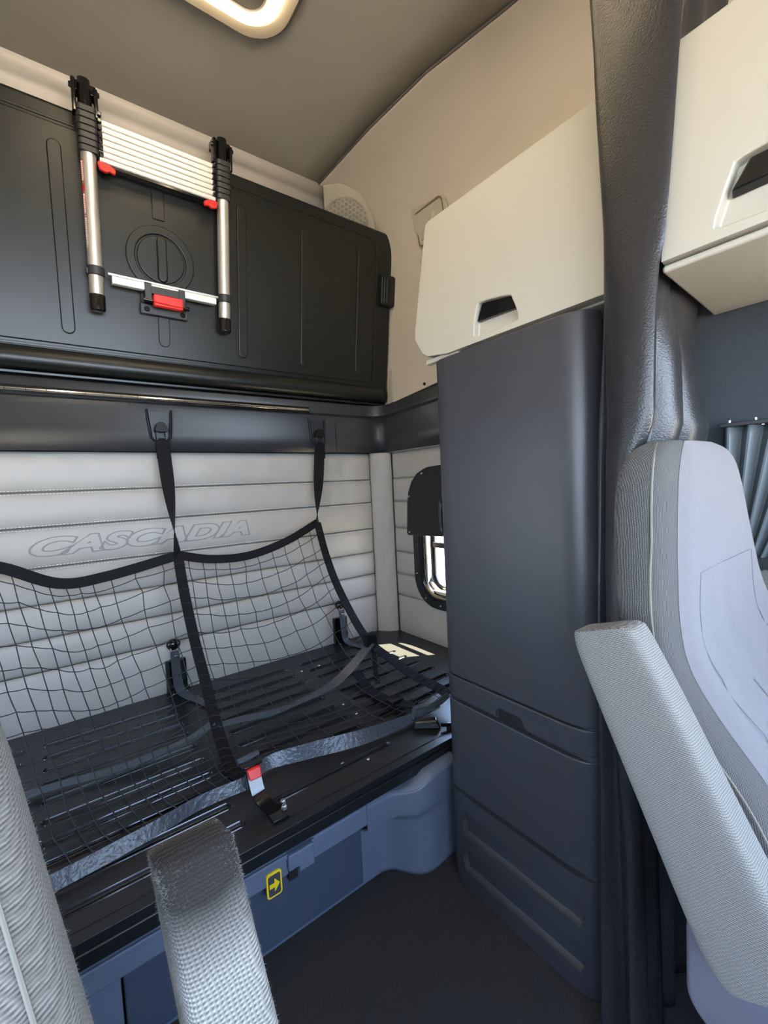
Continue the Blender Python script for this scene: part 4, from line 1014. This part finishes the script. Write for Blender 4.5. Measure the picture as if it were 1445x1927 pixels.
# clip at the right front of the deck
cl = thing('strap_clip', 'black folding strap clip at the deck corner by the cabinet', 'clip', (.96, 1.08, .336))
obj('clip_body', B().hull([(.905, 1.088, .337), (.925, 1.115, .337), (1.00, 1.060, .337), (.975, 1.030, .337)], [(.910, 1.090, .362), (.926, 1.108, .362), (.985, 1.062, .366), (.968, 1.040, .366)]), M_gloss, cl, bevel=.005)
obj('clip_arm', B().tube([(.975, 1.03, .352), (1.01, 1.01, .348), (1.05, 1.00, .342)], .006, 8), M_gloss, cl)
obj('clip_loop', B().tube([(.925, 1.118, .350), (.955, 1.14, .372), (1.0, 1.115, .378)], .010, 8), M_webb, cl)

# wall belt guides at the back of the deck
def guide(x, label):
    gd = thing('belt_guide', label, 'belt guide', (x, 1.97, .34), 'belt guides at the back of the deck')
    obj('back_box', B().box(x-.040, x+.040, 1.962, 1.985, .345, .475), M_gloss, gd, bevel=.004)
    obj('box_lip', B().box(x-.044, x+.044, 1.950, 1.966, .345, .356), M_gloss, gd, bevel=.002)
    obj('hood', B().sphere((x-.005, 1.958, .545), .028, (1, .7, .85), 16), M_gloss, gd)
    obj('loop', B().box(x-.021, x-.016, 1.940, 1.946, .497, .535).box(x+.008, x+.013, 1.940, 1.946, .497, .535).box(x-.021, x+.013, 1.940, 1.946, .497, .502), M_steel, gd, bevel=.001)
    P = cr([(x-.004, 1.945, .520), (x-.005, 1.938, .46), (x-.004, 1.930, .40), (x+.002, 1.918, .360), (x+.020, 1.88, .345), (x+.050, 1.80, .343), (x+.075, 1.72, .343)], 5)
    obj('belt', B().ribbon(P, .036, (1, .3, 0), .0018), M_webb, gd)
    for dx in (-.02, .03): obj('rivet', B().sphere((x+dx, 1.945, .340), .006, (1, 1, .7), 8), M_steel, gd)
guide(.356, 'black belt guide on the quilted wall behind the net middle band'); guide(1.163, 'black belt guide on the quilted wall behind the net side border')
lb_ = thing('loose_belt', 'loose black belt lying across the slots on the right deck', 'belt', (.98, 1.35, .34))
P = cr([(.975, 1.545, .372), (.965, 1.50, .366), (.955, 1.44, .350), (.950, 1.36, .346), (.955, 1.28, .348), (.965, 1.22, .356), (.985, 1.17, .362)], 6)
obj('belt', B().ribbon(P, .044, (1, .2, 0), .0022), M_web, lb_)
obj('belt_tip', B().tube([(.945, 1.555, .375), (1.0, 1.548, .378)], .012, 10), M_webb, lb_)
obj('adjuster', B().box(.93, .985, 1.235, 1.275, .352, .366), M_gloss, lb_, bevel=.004)
tag(obj('deck_cable', B().tube(cr([(1.23, 1.93, .338), (1.225, 1.87, .37), (1.235, 1.80, .372), (1.25, 1.73, .34)], 6), .0045, 8), mat('grey_cable', (.22, .24, .26), .4)), 'short grey cable loop rising from the deck behind the net', 'cable')
